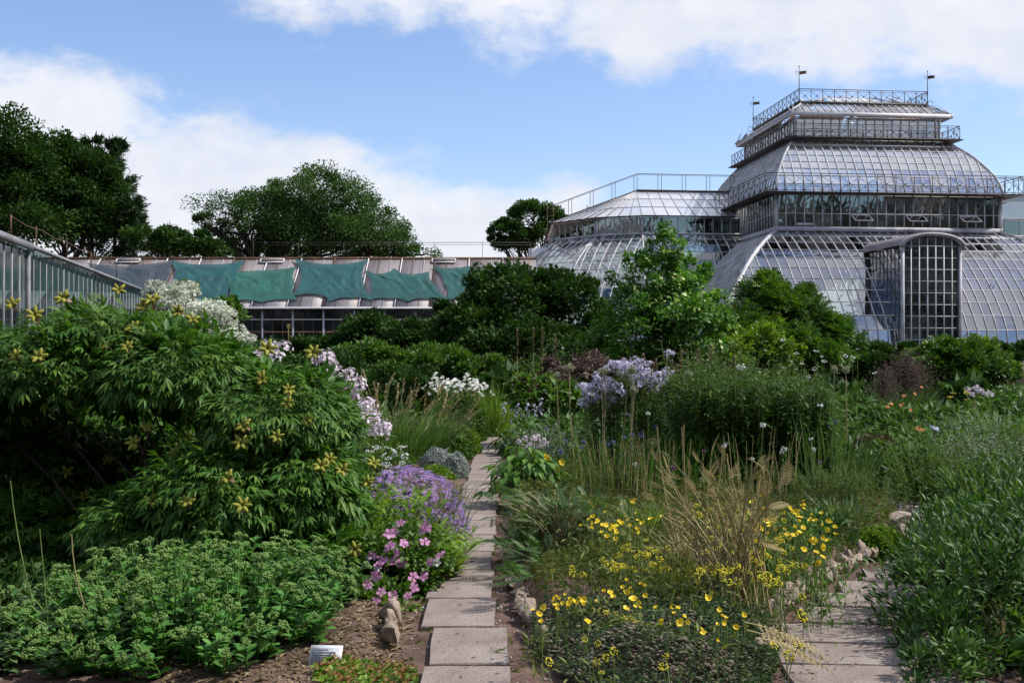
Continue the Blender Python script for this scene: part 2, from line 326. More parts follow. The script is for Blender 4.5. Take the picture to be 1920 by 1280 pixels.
# ------------------------------------------------------------------ ground
BED = np.array([(-.08, 10.6), (0, 8.7), (.1, 7.5), (.2, 6.55), (.42, 5.85), (.75, 5.5), (1.1, 5.75), (1.3, 6.4), (1.52, 7.1), (1.86, 7.9), (2.36, 8.75), (2.9, 9.55), (3.35, 10.3), (3.6, 11.2), (3.4, 13), (2, 14.5), (.3, 14.5), (-.05, 12.5)])
def in_poly(x, y, poly):
    c = np.zeros(np.shape(x), bool); j = len(poly) - 1
    for i in range(len(poly)):
        xi, yi = poly[i]; xj, yj = poly[j]
        c ^= ((yi > y) != (yj > y)) & (x < (xj - xi) * (y - yi) / (yj - yi + 1e-12) + xi); j = i
    return c
def edge_dist(x, y, poly):
    d = np.full(np.shape(x), 1e9)
    for i in range(len(poly)):
        a = poly[i - 1]; b = poly[i]; e = b - a; t = np.clip(((x - a[0]) * e[0] + (y - a[1]) * e[1]) / (e @ e), 0, 1)
        d = np.minimum(d, np.hypot(x - a[0] - t * e[0], y - a[1] - t * e[1]))
    return d
def sstep(a, b, v): t = np.clip((v - a) / (b - a), 0, 1); return t * t * (3 - 2 * t)
def gz(x, y):
    x = np.asarray(x, float); y = np.asarray(y, float)
    h = np.where(in_poly(x, y, BED), sstep(0, .16, edge_dist(x, y, BED)) * .15, 0.)
    h = h + sstep(-.68, -.95, -x * -1) * 0 + sstep(.66, .92, -x) * .07 * sstep(5, 6, y)
    h = h + sstep(16, 40, y) * .0
    return h + .012 * np.sin(x * 3.1 + y * 1.7) * np.cos(y * 2.3 - x)
def axis(a0, a1, fine, far):
    mid = np.arange(a0, a1 + 1e-6, fine); out = [mid]; lo, hi, st = a0, a1, fine
    L_, R_ = [], []
    while hi < far: st *= 1.35; hi += st; R_.append(hi); lo -= st; L_.append(lo)
    return np.concatenate([np.array(L_[::-1]), mid, np.array(R_)])
def build_ground():
    xs = axis(-4, 5, .09, 1500); ys = axis(4.2, 15, .09, 1500)
    X, Y = np.meshgrid(xs, ys); Z = gz(X, Y); nx = len(xs); ny = len(ys)
    i = (np.arange(ny - 1)[:, None] * nx + np.arange(nx - 1)[None]).ravel()
    mb = MB(); mb.add(np.stack([X, Y, Z], -1), np.stack([i, i + 1, i + nx + 1, i + nx], -1)); setting('ground', mb, M['soil'], smooth=True)
build_ground()

def slab_obj(parent, cx, cy, w, d, rz, z=.035, thick=.07):
    bm = bmesh.new(); r = random.Random(int(cx * 977 + cy * 131))
    pts = [(-w / 2, -d / 2), (w / 2, -d / 2), (w / 2, d / 2), (-w / 2, d / 2)]; out = []
    for k in range(4):
        a, b = pts[k], pts[(k + 1) % 4]
        for t in (0, .28, .52, .77):
            out.append((a[0] + (b[0] - a[0]) * t + r.uniform(-.006, .006), a[1] + (b[1] - a[1]) * t + r.uniform(-.006, .006)))
    tilt = r.uniform(-.008, .008)
    top = [bm.verts.new((x * .985, y * .99, z + x * tilt)) for x, y in out]; rim = [bm.verts.new((x, y, z - .008 + x * tilt)) for x, y in out]; bot = [bm.verts.new((x, y, z - thick)) for x, y in out]
    bm.faces.new(top)
    for k in range(len(out)):
        j = (k + 1) % len(out); bm.faces.new((rim[k], rim[j], top[j], top[k])); bm.faces.new((bot[k], bot[j], rim[j], rim[k]))
    me = bpy.data.meshes.new('slab'); bm.to_mesh(me); bm.free(); me.materials.append(M['slab'])
    o = link('slab', me, parent, (cx, cy, 0)); o.rotation_euler = (0, 0, rz)
def build_paths():
    lp = bpy.data.objects.new('garden_path', None); COL.objects.link(lp); tag(lp, kind='structure', label='narrow straight path of grey concrete slabs running away between the beds')
    rows = [(5.3, 6.12, -.225, .44, .02), (6.17, 6.96, -.235, .42, .03), (7.0, 7.76, -.32, .43, .0), (7.8, 8.78, -.345, .42, -.015), (8.82, 9.56, -.36, .41, .01)]
    y = 9.6; r = random.Random(5)
    while y < 24: L_ = r.uniform(.78, .86); rows.append((y, y + L_, -.36 + r.uniform(-.015, .015), .41, r.uniform(-.02, .02))); y += L_ + .03
    for a, b, cx, w, rz in rows: slab_obj(lp, cx, (a + b) / 2, w, b - a, rz)
    rp = bpy.data.objects.new('garden_path', None); COL.objects.link(rp); tag(rp, kind='structure', label='curving path of crosswise grey slabs bending right around the stone-edged bed')
    cs = [(1.74, 5.45, -.06), (1.8, 5.91, -.07), (1.83, 6.36, -.07), (1.97, 6.82, -.09), (2.2, 7.27, -.1), (2.42, 7.7, -.12), (2.66, 8.1, -.16), (2.92, 8.47, -.24), (3.2, 8.84, -.4), (3.55, 9.2, -.55), (3.93, 9.52, -.65), (4.32, 9.82, -.7)]
    for x, yy, rz in cs: slab_obj(rp, x, yy, .86, .43, rz)
build_paths()

def rock(name, parent, c, s, rz, seed, mat='stone'):
    r = np.random.default_rng(seed); V, Fc = ICO3; V = V.copy()
    for _ in range(22):                                    # chisel flat faces
        d = norm(r.normal(0, 1, 3)); h = r.uniform(.36, .72); k = V @ d; V = np.where((k > h)[:, None], V - (k - h)[:, None] * d, V)
    V += .014 * np.sin(V[:, [1, 2, 0]] * 7 + seed) * np.cos(V[:, [2, 0, 1]] * 11) + r.normal(0, .012, V.shape); V = V * np.array(s) / 2 * 1.4
    mb = MB(); mb.add(V, Fc); me = mb.mesh('stone', M[mat]); o = link(name, me, parent, c); o.rotation_euler = (r.uniform(-.2, .2), r.uniform(-.25, .25), rz); return o
def edge_stones(parent, pts, seed, hmax=.24, zoff=.05):
    r = random.Random(seed); p = [np.array(q, float) for q in pts]; k = 0
    for a, b in zip(p[:-1], p[1:]):
        L_ = np.linalg.norm(b - a); t = 0
        while t < L_:
            w = r.uniform(.11, .22); c = a + (b - a) * min(1, (t + w / 2) / L_); ang = math.atan2(b[1] - a[1], b[0] - a[0]) + r.uniform(-.35, .35); h = r.uniform(.1, hmax)
            rock('stone', parent, (c[0] + r.uniform(-.03, .03), c[1] + r.uniform(-.03, .03), zoff + h * .12), (w * 1.25, r.uniform(.09, .15), h), ang, seed * 100 + k); k += 1; t += w * .92

# ------------------------------------------------------------------ materials of the buildings
M['paint'] = mat_noise('weathered_lilac_paint', (.2, .195, .215), (.5, .49, .53), 1.3, 8, .6, .4, .0, 1, (.38, .37, .405), (.3, .65))
M['fascia'] = mat_noise('white_painted_fascia', (.4, .37, .36), (.68, .66, .67), .9, 8, .6, .4, .0, 1, (.6, .58, .59), (.25, .6))
M['rib'] = mat_noise('painted_rib', (.34, .335, .35), (.6, .59, .61), 1.2, 6, .5, .4)
M['grey_paint'] = mat_noise('grey_paint', (.12, .12, .13), (.26, .26, .28), 1.3, 8, .6, .4)
M['iron'] = mat_noise('dark_iron', (.035, .032, .032), (.085, .07, .062), 2, 6, .6, .4)
M['rustiron'] = mat_noise('rusty_iron', (.06, .04, .032), (.19, .1, .06), 1.5, 7, .8, .3)
M['vault_glass'] = mat_glass('vault_glass', (.45, .52, .52), (.15, .15, .155), .14, .34, .04, .12)
M['wing_glass'] = mat_glass('wing_glass', (.3, .36, .37), (.13, .13, .135), .14, .16, .04, .12)
M['upper_glass'] = mat_glass('limewashed_glass', (.55, .57, .6), (.42, .42, .43), .45, .55, .08, .3, 1.4)
M['dark_glass'] = mat_glass('clerestory_glass', (.2, .235, .22), (.06, .075, .065), .12, .07, .05, .08, hi=.5)
M['lantern_glass'] = mat_glass('lantern_glass', (.7, .75, .78), (.4, .4, .43), .4, .3, .08, .15)
M['cap_glass'] = mat_glass('white_cap_glass', (.7, .72, .76), (.66, .65, .67), .85, .3, .2, .1)
M['near_glass'] = mat_glass('near_house_glass', (.3, .42, .4), (.06, .1, .095), .3, .05, .08, .1, hi=.28)
M['window_glass'] = mat_glass('shade_house_glass', (.1, .13, .13), (.03, .04, .045), .25, .08, .06, .08, hi=.5)
def mat_roof():
    m, nt, p, out = nodes('limewashed_roof'); N = nt.nodes; L = nt.links
    g = N.new('ShaderNodeTexCoord'); mp = N.new('ShaderNodeMapping'); mp.inputs['Scale'].default_value = (2.6, .22, .22); L.new(g.outputs['Object'], mp.inputs[0])
    n = N.new('ShaderNodeTexNoise'); n.inputs['Scale'].default_value = 1.6; n.inputs['Detail'].default_value = 8; n.inputs['Roughness'].default_value = .7; L.new(mp.outputs[0], n.inputs['Vector'])
    r = N.new('ShaderNodeValToRGB'); e = r.color_ramp.elements; e[0].position = .3; e[1].position = .72; e[0].color = (.13, .12, .125, 1); e[1].color = (.2, .14, .11, 1); x = e.new(.5); x.color = (.245, .225, .24, 1); L.new(n.outputs[0], r.inputs[0])
    L.new(r.outputs[0], p.inputs['Base Color']); p.inputs['Roughness'].default_value = .5; return m
M['roof'] = mat_roof(); M['card'] = mat_noise('yellow_card', (.45, .33, .1), (.6, .46, .18), 3, 3, .7)
def mat_net(name, c, holes=.18):
    m, nt, p, out = nodes(name); N = nt.nodes; L = nt.links
    g = N.new('ShaderNodeTexCoord'); w = N.new('ShaderNodeTexNoise'); w.inputs['Scale'].default_value = 1.1; w.inputs['Detail'].default_value = 6; L.new(g.outputs['Object'], w.inputs['Vector'])
    mr = N.new('ShaderNodeMapRange'); mr.inputs[1].default_value = .3; mr.inputs[2].default_value = .7; mr.inputs[3].default_value = .72; mr.inputs[4].default_value = 1.25; L.new(w.outputs[0], mr.inputs[0])
    mx = N.new('ShaderNodeVectorMath'); mx.operation = 'SCALE'; mx.inputs[0].default_value = c; L.new(mr.outputs[0], mx.inputs['Scale']); L.new(mx.outputs[0], p.inputs['Base Color']); p.inputs['Roughness'].default_value = .75
    t = N.new('ShaderNodeBsdfTransparent'); s = N.new('ShaderNodeMixShader'); s.inputs[0].default_value = holes; L.new(p.outputs[0], s.inputs[1]); L.new(t.outputs[0], s.inputs[2]); L.new(s.outputs[0], out.inputs[0]); return m
M['net_teal'] = mat_net('teal_shade_net', (.005, .075, .07), .07); M['net_blue'] = mat_net('petrol_blue_shade_net', (.004, .068, .076), .07); M['net_grey'] = mat_net('faded_slate_net', (.03, .05, .07), .2); M['net_green'] = mat_net('sea_green_shade_net', (.008, .09, .072), .08)

# ------------------------------------------------------------------ palm house
TH = math.radians(5.74); EU = np.array([math.cos(TH), math.sin(TH)]); EV = np.array([-math.sin(TH), math.cos(TH)]); ORG = np.array([13.3, 60.0])
def uv(u, v): return ORG + u * EU + v * EV
def ring(plan, offs):
    plan = np.asarray(plan, float); k = len(plan); out = []
    d = [norm(plan[(i + 1) % k] - plan[i]) for i in range(k)]; nn = [np.array([e[1], -e[0]]) for e in d]
    for i in range(k):
        a, b = i - 1, i; A = np.array([nn[a], nn[b]]); out.append(plan[i] + np.linalg.solve(A, np.array([offs[a % k], offs[b]])))
    return np.array(out)
def resample(prof, k):
    p = np.array(prof, float); s = np.concatenate([[0], np.cumsum(np.linalg.norm(np.diff(p, axis=0), axis=1))]); t = np.linspace(0, s[-1], k + 1)
    return [(np.interp(x, s, p[:, 0]), np.interp(x, s, p[:, 1])) for x in t]
def proj_area(P):
    P = np.asarray(P); x = F * P[:, 0] / P[:, 1]; y = F * (P[:, 2] - EYE) / P[:, 1]
    return .5 * abs(np.dot(x, np.roll(y, 1)) - np.dot(y, np.roll(x, 1)))
class Glaz:
    """glazes storeys of a polygonal glass building; panes are sorted by size in view at the end"""
    def __init__(s, root): s.root = root; s.panes = []; s.rest_ribs = MB()
    def tier(s, plan, prof, wt, edges, sp, gmat, rib=(.034, .06), bar=(.025, .035), own=(), ribmat='rib', barname='glazing_bar', ribname='rib', hip=.1, bars=True):
        rings = [(ring(plan, [o * w for w in wt]), z) for o, z in prof]; k = len(plan); plan = np.asarray(plan)
        for e in edges:
            c0 = plan[e]; d = norm(plan[(e + 1) % k] - c0); n3 = np.array([d[1], -d[0], 0.]); d3 = np.array([d[0], d[1], 0.])
            Lp = [np.array([*r[e], z]) for r, z in rings]; Rp = [np.array([*r[(e + 1) % k], z]) for r, z in rings]
            uL = [np.dot(p[:2] - c0, d) for p in Lp]; uR = [np.dot(p[:2] - c0, d) for p in Rp]
            at = lambda r, u: Lp[r] + d3 * (u - uL[r])
            lo, hi = min(uL), max(uR); i0, i1 = math.ceil(lo / sp), math.floor(hi / sp); ks = [i * sp for i in range(i0, i1 + 1)]
            for r in range(len(rings) - 1):
                cuts = [lo - 1] + ks + [hi + 1]
                for a, b in zip(cuts[:-1], cuts[1:]):
                    q = [max(a, uL[r]), min(b, uR[r]), min(b, uR[r + 1]), max(a, uL[r + 1])]
                    if q[1] - q[0] < .02 and q[2] - q[3] < .02: continue
                    q[1] = max(q[1], q[0] + .001); q[2] = max(q[2], q[3] + .001)
                    if q[1] - q[0] < .002: q[0] = q[1] = min(max((q[0] + q[1]) / 2, q[3]), q[2])
                    if q[2] - q[3] < .002: q[2] = q[3] = min(max((q[2] + q[3]) / 2, q[0]), q[1])
                    P = np.array([at(r, q[0]), at(r, q[1]), at(r + 1, q[2]), at(r + 1, q[3])]) + n3 * rng.normal(0, .005, (4, 1))
                    s.panes.append((proj_area(P) if e in own else 0, P, gmat))
            for u in ks:
                pts = []
                for r in range(len(rings)):
                    inside = uL[r] - 1e-6 <= u <= uR[r] + 1e-6
                    if r and inside != was:                      # where the rib meets the hip
                        for ua, ub in ((uL[r - 1], uL[r]), (uR[r - 1], uR[r])):
                            if (ua - u) * (ub - u) < 0: t = (u - ua) / (ub - ua); pts.append(at(r - 1, u) * (1 - t) + at(r, u) * t)
                    if inside: pts.append(at(r, u))
                    was = inside
                if len(pts) > 1 and np.linalg.norm(np.array(pts[0]) - pts[-1]) > .1:
                    pts = np.array(pts) + n3 * .02
                    if e in own: mb = MB(); sweep(mb, pts, d3, *rib); mb.build(ribname, M[ribmat], s.root)
                    else: sweep(s.rest_ribs, pts, d3, *rib)
            if bars:
                for r in range(len(rings)):
                    mb = MB() if e in own else s.rest_ribs; beam(mb, Lp[r] + n3 * .015, Rp[r] + n3 * .015, bar[0], bar[1])
                    if e in own: mb.build(barname, M[ribmat], s.root)
        if hip:
            for c in range(k):
                if c in edges or (c - 1) % k in edges:
                    pts = np.array([[*r[c], z] for r, z in rings])
                    if np.ptp(pts[:, 2]) > .05:
                        q = np.array([*(norm(plan[c] - plan.mean(0))), 0]); sd = np.array([-q[1], q[0], 0]); mb = MB(); sweep(mb, pts + q * .03, sd, hip, hip); mb.build('corner_rib', M[ribmat], s.root)
    def finish(s, most=290):
        s.panes.sort(key=lambda p: -p[0]); rest = {}
        for i, (a, P, gm) in enumerate(s.panes):
            if i < most and a > 12: mb = MB(); mb.add(P, [(0, 1, 2, 3)], rng.uniform()); mb.build('glass_pane', M[gm], s.root)
            else: rest.setdefault(gm, MB()).add(P, [(0, 1, 2, 3)], rng.uniform())
        for gm, mb in rest.items(): tag(mb.build('glazing', M[gm], s.root), kind='stuff')
        if s.rest_ribs.n: tag(s.rest_ribs.build('glazing_ribs', M['rib'], s.root), kind='stuff')

def railing(root, pts, z, h, bay, mat='iron', cross=True, knob=True, r=.015, posts=True):
    """iron balustrade: rails as one part, each cross-braced bay a sub-part"""
    pts = [np.array(p, float) for p in pts]; mb = MB(); bays = []
    for a, b in zip(pts[:-1], pts[1:]):
        L_ = np.linalg.norm(b - a); n = max(1, round(L_ / bay)); A = np.array([*a, z]); B = np.array([*b, z])
        for zz, w in ((h, r * 2.2), (h * .86, r * 1.3), (.06, r * 1.6)): beam(mb, A + (0, 0, zz), B + (0, 0, zz), w, w)
        for i in range(n): bays.append((A + (B - A) * i / n, A + (B - A) * (i + 1) / n))
    rail = mb.build('railing', M[mat], root)
    for i, (p, q) in enumerate(bays):
        m2 = MB(); beam(m2, p, p + (0, 0, h), r * 2, r * 2, up=(1, 0, 0))
        if i == len(bays) - 1: beam(m2, q, q + (0, 0, h), r * 2, r * 2, up=(1, 0, 0))
        if cross:
            beam(m2, p + (0, 0, .06), q + (0, 0, h * .86), r, r); beam(m2, p + (0, 0, h * .86), q + (0, 0, .06), r, r)
            if knob: V, Fc = ICO1; m2.add(V * r * 3.2 + (p + q) / 2 + (0, 0, h * .46), Fc)
        m2.build('railing_bay' if cross else 'post', M[mat], rail)
    return rail
def vane(root, p, h, flag=.42):
    mb = MB(); p = np.array(p, float); tubes(mb, [[p, p + (0, 0, h * .5), p + (0, 0, h)]], [[.028, .022, .012]], 6)
    V, Fc = ICO1; mb.add(V * .05 + p + (0, 0, h * .35), Fc); mb.add(V * .04 + p + (0, 0, h), Fc); t = np.linspace(0, 5, 14); tubes(mb, [np.stack([p[0] - .12 - .09 * np.cos(t) * (1 - t / 9), np.full(14, p[1]), p[2] + h * .8 + .09 * np.sin(t)], -1)], .012, 4)
    pole = mb.build('weather_vane', M['iron'], root); mb = MB(); z = p[2] + h * .76
    o = [(.02, 0), (flag * .55, .03), (flag, .06), (flag * .82, .13), (flag * 1.02, .2), (flag * .5, .2), (.02, .17)]
    V = [(p[0] + x, p[1] + d, z + y) for d in (-.006, .006) for x, y in o]; n = len(o)
    mb.add(V, [(0, 1, 2, 3), (0, 3, 5, 6), (3, 4, 5, 5)][:2]); mb.add(V, [(3, 4, 5), (n + 5, n + 4, n + 3)]); mb.add(V, [(n + 3, n + 2, n + 1, n), (n + 6, n + 5, n + 3, n)] + [(i, i + n, (i + 1) % n + n, (i + 1) % n) for i in range(n)])
    mb.build('flag', M['rustiron'], pole)

def build_palm_house():
    Wd, D = 11.75, 13.3
    plan = np.array([uv(0, 0), uv(Wd, 0), uv(Wd, D), uv(0, D)]); c = plan.mean(0)
    root = thing('palm_house', 'tall tiered Victorian glass palm house with curved ribbed roofs, iron railings and flag vanes', 'greenhouse', (c[0], c[1], 0))
    G = Glaz(root); one = (1, 1, 1, 1)
    low = resample([(0, 7.6), (1.05, 7.14), (2.05, 6.5), (2.8, 5.95), (3.43, 5.4), (4.36, 4.46), (5.02, 3.7), (5.55, 2.95), (5.8, 2.45), (5.86, 1.78)], 11)
    G.tier(plan, low[::-1], (1, .78, .3, .78), (0, 1, 3), .475, 'vault_glass', own=(0,), hip=.16)
    mb = MB()                                                            # rubble plinth under the lower vault
    pl = ring(plan, [5.98, 4.7, 1.8, 4.7])
    for i in range(4):
        a, b = pl[i], pl[(i + 1) % 4]; beam(mb, [*a, .88], [*b, .88], .3, 1.78)
    mb.build('plinth', M['stone'], root)
    G.tier(plan, [(0, 7.82), (0, 8.5), (0, 9.42)], one, (0, 1, 3), .475, 'dark_glass', rib=(.045, .07), own=(0,), ribname='mullion', hip=.16)
    for nm, o, z, w, h, mt in (('sill_band', .04, 7.71, .14, .22, 'paint'), ('balcony_deck', .42, 9.47, .95, .05, 'iron'), ('upper_deck', -1.66, 12.6, .75, .05, 'iron'), ('fascia', -1.72, 13.88, .1, .2, 'fascia'), ('roof_curb', -2.66, 14.66, .16, .08, 'iron')):
        wt = (1, 1, 1, .8) if o < 0 else one; rg = ring(plan, [o * w_ for w_ in wt]); mb = MB()
        for i in (0, 1, 2, 3):
            a, b = rg[i], rg[(i + 1) % 4]; dd = norm(b - a) * w / 2
            beam(mb, [*(a - dd), z], [*(b + dd * .99), z], w - .004 * i, h - .003 * i)
        mb.build(nm, M[mt], root)
    for i in range(0, 25, 2):                                            # brackets of the balcony
        mb = MB(); p = uv(.18 + i * .475, -.06); q = uv(.18 + i * .475, -.8)
        sweep(mb, [[*p, 8.85], [*(p * .8 + q * .2), 9.1], [*(p * .45 + q * .55), 9.32], [*q, 9.42]], [*EU, 0], .035, .04); mb.build('bracket', M['iron'], root)
    for i in (0, 1, 2): mb = MB(); p = uv(Wd + .06, 1 + i * 5.); q = uv(Wd + 1.1, 1 + i * 5.); sweep(mb, [[*p, 8.3], [*(p * .8 + q * .2), 8.9], [*(p * .4 + q * .6), 9.25], [*q, 9.4]], [*EV, 0], .05, .06); mb.build('bracket', M['iron'], root)
    wq = (1, 1, 1, .8)
    up = resample([(.1, 9.54), (.02, 10.0), (-.14, 10.45), (-.48, 11.0), (-.93, 11.62), (-1.4, 12.1), (-1.9, 12.56)], 8)
    G.tier(plan, up, wq, (0, 1, 3), .475, 'upper_glass', rib=(.04, .06), bar=(.025, .03), own=(0,), hip=.09)
    lan = ring(plan, [-2.2 * w for w in wq])
    G.tier(lan, [(0, 12.62), (0, 13.05), (0, 13.8)], one, (0, 1, 2, 3), .475, 'lantern_glass', rib=(.045, .06), own=(0,), ribname='mullion', hip=.1)
    G.tier(lan, [(.48, 13.97), (-.5, 14.62)], one, (0, 1, 2, 3), .37, 'lantern_glass', rib=(.04, .05), own=(0,), hip=.08)
    G.tier(lan, [(-.75, 14.64), (-2.7, 15.45)], one, (0, 1, 2, 3), .55, 'cap_glass', rib=(.03, .03), own=(0,), hip=.05)
    rg = lambda o: [tuple(p) for p in ring(plan, [o * w for w in wq])]
    r0 = [tuple(p) for p in ring(plan, [.82] * 4)]; railing(root, [r0[2], r0[1], r0[0], r0[3]], 9.5, .9, .95)
    r1 = rg(-1.42); railing(root, [r1[2], r1[1], r1[0], r1[3]], 12.62, .7, .66)
    r2 = rg(-2.62); railing(root, [r2[1], r2[0], r2[3], r2[2], r2[1]], 14.68, .68, .66)
    for i, h in ((0, 1.85), (1, 1.75), (3, 1.9), (2, 1.8)): vane(root, (*r2[i], 14.7), h)
    for (p, sx) in ((r2[0], -1), (r2[1], 1), (r2[3], -1)):                 # scrolls at the top corners
        t = np.linspace(0, 5.6, 18); mb = MB(); tubes(mb, [np.stack([p[0] + sx * (.16 + .14 * np.cos(t)), np.full(18, p[1]), 14.72 + .14 * np.sin(t)], -1)], .016, 4); mb.build('scroll', M['iron'], root)
    for i, k in enumerate((3, 9, 15, 21)):                               # opening lights in the clerestory
        u0, u1 = k * .475 - .42, k * .475 + .5; fr = MB(); gp = MB(); z0, z1 = 7.95, 8.46
        if i == 0:
            box(fr, [*uv((u0 + u1) / 2, .02), 8.2], (.86, .06, .52), TH); fr.build('vent_shade_box', M['iron'], root)  # solid dark box paints in the shade of the open light
            fr = MB(); box(fr, [*uv((u0 + u1) / 2, -.05), 7.96], (.9, .05, .12), TH); fr.build('window_frame', M['rib'], root); continue
        T = np.array([uv(u0, -.05), uv(u1, -.05)]); Bq = np.array([uv(u0 + .05, -.52), uv(u1 + .05, -.52)]); zt, zb = 8.46, 8.12
        P = np.array([[*T[0], zt], [*T[1], zt], [*Bq[1], zb], [*Bq[0], zb]])
        for j in range(4): beam(fr, P[j], P[(j + 1) % 4], .06 - j * .002, .05 - j * .002)
        f = fr.build('window_sash', M['fascia'], root); gp.add(P, [(0, 1, 2, 3)], .5); gp.build('pane', M['upper_glass'], f)
        dk = MB(); box(dk, [*uv((u0 + u1) / 2, -.005), 8.2], (.86, .02, .52), TH); dk.build('vent_shade_box', M['iron'], root)  # dark sheet painted in for the shade behind the tilted sash
    # the porch that pushes out through the lower vault
    u0, u1, vf = 3.77, 6.48, -6.35; zs, rise = 6.3, .52; wm = (u0 + u1) / 2; hw = (u1 - u0) / 2
    arc = lambda t, e=0., lift=0.: (wm + (hw + e) * -math.cos(t), zs + lift + (rise + e * .4) * math.sin(t))
    ts = np.linspace(0, math.pi, 15); glass = MB()
    fr = MB()
    for u in (u0, u1): beam(fr, [*uv(u, vf), 0], [*uv(u, vf), zs + .04], .13, .13, up=(0, 1, 0))
    porch = fr.build('porch', M['paint'], root)
    for i in range(1, 7):
        u = u0 + (u1 - u0) * i / 7; zt = zs + rise * math.sqrt(max(0, 1 - ((u - wm) / hw) ** 2)); mb = MB(); beam(mb, [*uv(u, vf), 0], [*uv(u, vf), zt], .05, .07, up=(0, 1, 0)); mb.build('mullion', M['rib'], porch)
    for j in range(12):
        z = .5 + j * .53; mb = MB(); beam(mb, [*uv(u0, vf + .01), z], [*uv(u1, vf + .01), z], .03, .035); mb.build('transom', M['paint'], porch)
        zb = max(0, z - .53)
        for i in range(7): a, b = u0 + (u1 - u0) * i / 7, u0 + (u1 - u0) * (i + 1) / 7; g = MB(); g.add([[*uv(a, vf + .02), zb], [*uv(b, vf + .02), zb], [*uv(b, vf + .02), z], [*uv(a, vf + .02), z]], [(0, 1, 2, 3)], rng.uniform()); g.build('glass_pane', M['dark_glass'], porch)
    A = [[*uv(arc(t)[0], vf + .02), arc(t)[1]] for t in ts]; glass.add(A + [[*uv(wm, vf + .02), zs]], [(i, i + 1, 15) for i in range(14)], .4)
    for u in (u0, u1):
        zz = np.linspace(0, zs, 13)
        for a, b in zip(zz[:-1], zz[1:]): glass.add([[*uv(u, vf), a], [*uv(u, -1.2), a], [*uv(u, -1.2), b], [*uv(u, vf), b]], [(0, 1, 2, 3)], rng.uniform())
        side = MB()
        for z in zz[1:]: beam(side, [*uv(u, vf), z], [*uv(u, -1.2), z], .03, .03)
        for k in range(12): v = vf + .42 * (k + 1); beam(side, [*uv(u, v), 0], [*uv(u, v), zs], .04, .05, up=(0, 1, 0))
        side.build('side_frame', M['iron'], porch)
    tag(glass.build('glazing', M['dark_glass'], porch), kind='stuff')
    rf = MB(); v0, v1 = vf - .14, -1.3; P = np.array([[*uv(arc(t, .14, .06)[0], v), arc(t, .14, .06)[1]] for v in (v0, v1) for t in ts]); rf.add(P, [(i, i + 1, i + 16, i + 15) for i in range(14)])
    P2 = P + (0, 0, .05); rf.add(P2, [(i, i + 15, i + 16, i + 1) for i in range(14)]); rf.add(np.concatenate([P, P2]), [(i, i + 30, i + 31, i + 1) for i in range(14)]); rf.build('porch_roof', M['roof'], porch)
    for e, d, w in ((.16, -.16, .12), (.02, -.1, .09)):
        mb = MB(); q = [[*uv(arc(t, e)[0], vf + d), arc(t, e)[1]] for t in ts]; sweep(mb, q, [*EV, 0], .1, w); mb.build('arch_rim', M['paint'], porch)
    t = np.linspace(0, math.pi, 12)
    for cx in (u0 + .75, u0 + 1.9): mb = MB(); sweep(mb, [[*uv(cx + .55 * math.cos(a), vf + .3), 4.7 + .55 * math.sin(a)] for a in t], [*EV, 0], .04, .04); mb.build('inner_arch', M['paint'], porch)
    # left wing: a polygonal end with its own clerestory and vault
    wp = [np.array(p) for p in ((2.5, 70.0), (4.8, 67.1), (7.2, 66.0), (14.6, 66.75), (13.2, 81.6), (2.5, 82.))]; vis = (0, 1, 2, 5)
    G.tier(wp, [(0, 8.1), (0, 8.95)], (1,) * 6, vis, .5, 'dark_glass', rib=(.045, .07), own=(0, 1, 2), ribname='mullion', hip=.12)
    lw = [(o * .9, z + .42) for o, z in low]; G.tier(wp, lw[::-1], (.9, .95, 1, 0, 0, .9), vis, .56, 'wing_glass', rib=(.045, .06), own=(0, 1, 2), hip=.08)
    ev = [np.array([*p, 9.04]) for p in ring(wp, [.25, .25, .25, 0, 0, .25])]; R1, R2, R3 = np.array([7.2, 68.7, 10.75]), np.array([13.2, 69.4, 10.75]), np.array([7.2, 80., 10.75])
    for P0, P1, Q1, Q0, n in ((ev[2], ev[3], R2, R1, 10), (ev[1], ev[2], R1, R1, 4), (ev[0], ev[1], R1, R1, 5), (ev[5], ev[0], R1, R3, 12)):
        nn = norm(np.cross(P1 - P0, Q0 - P0))
        for a in range(n):
            l = lambda p, q, t: p + (q - p) * t; A4 = [l(P0, P1, a / n), l(P0, P1, (a + 1) / n), l(Q0, Q1, (a + 1) / n), l(Q0, Q1, a / n)]
            for r in range(3): q = [l(A4[0], A4[3], r / 3), l(A4[1], A4[2], r / 3), l(A4[1], A4[2], (r + 1) / 3), l(A4[0], A4[3], (r + 1) / 3)]; G.panes.append((proj_area(q), np.array(q), 'cap_glass'))
            mb = MB(); beam(mb, A4[0] + nn * .02, A4[3] + nn * .02, .03, .03, up=nn); mb.build('rib', M['rib'], root)
        for r in (1, 2): mb = MB(); beam(mb, P0 + (Q0 - P0) * r / 3 + nn * .015, P1 + (Q1 - P1) * r / 3 + nn * .015, .02, .025, up=nn); mb.build('glazing_bar', M['rib'], root)
    for nm, o, z, w, h, mt in (('sill_band', .05, 8.05, .14, .12, 'paint'), ('gutter', .27, 9.0, .12, .09, 'iron')):
        g4 = ring(wp, [o] * 6); mb = MB()
        for a, b in ((5, 0), (0, 1), (1, 2), (2, 3)): beam(mb, [*g4[a], z], [*g4[b], z], w - .003 * b, h - .002 * b)
        mb.build(nm, M[mt], root)
    mb = MB(); foot = ev[0] + (0, .1, .05); path = [R2 + (-.3, 0, .05), R1 + (0, 0, .05), foot]; up_ = np.array([0, 0, .95])
    beam(mb, path[0], path[1], .34, .06)
    for a, b in zip(path[:-1], path[1:]):
        beam(mb, a + up_, b + up_, .035, .035); beam(mb, a + up_ * .93, b + up_ * .93, .015, .015)
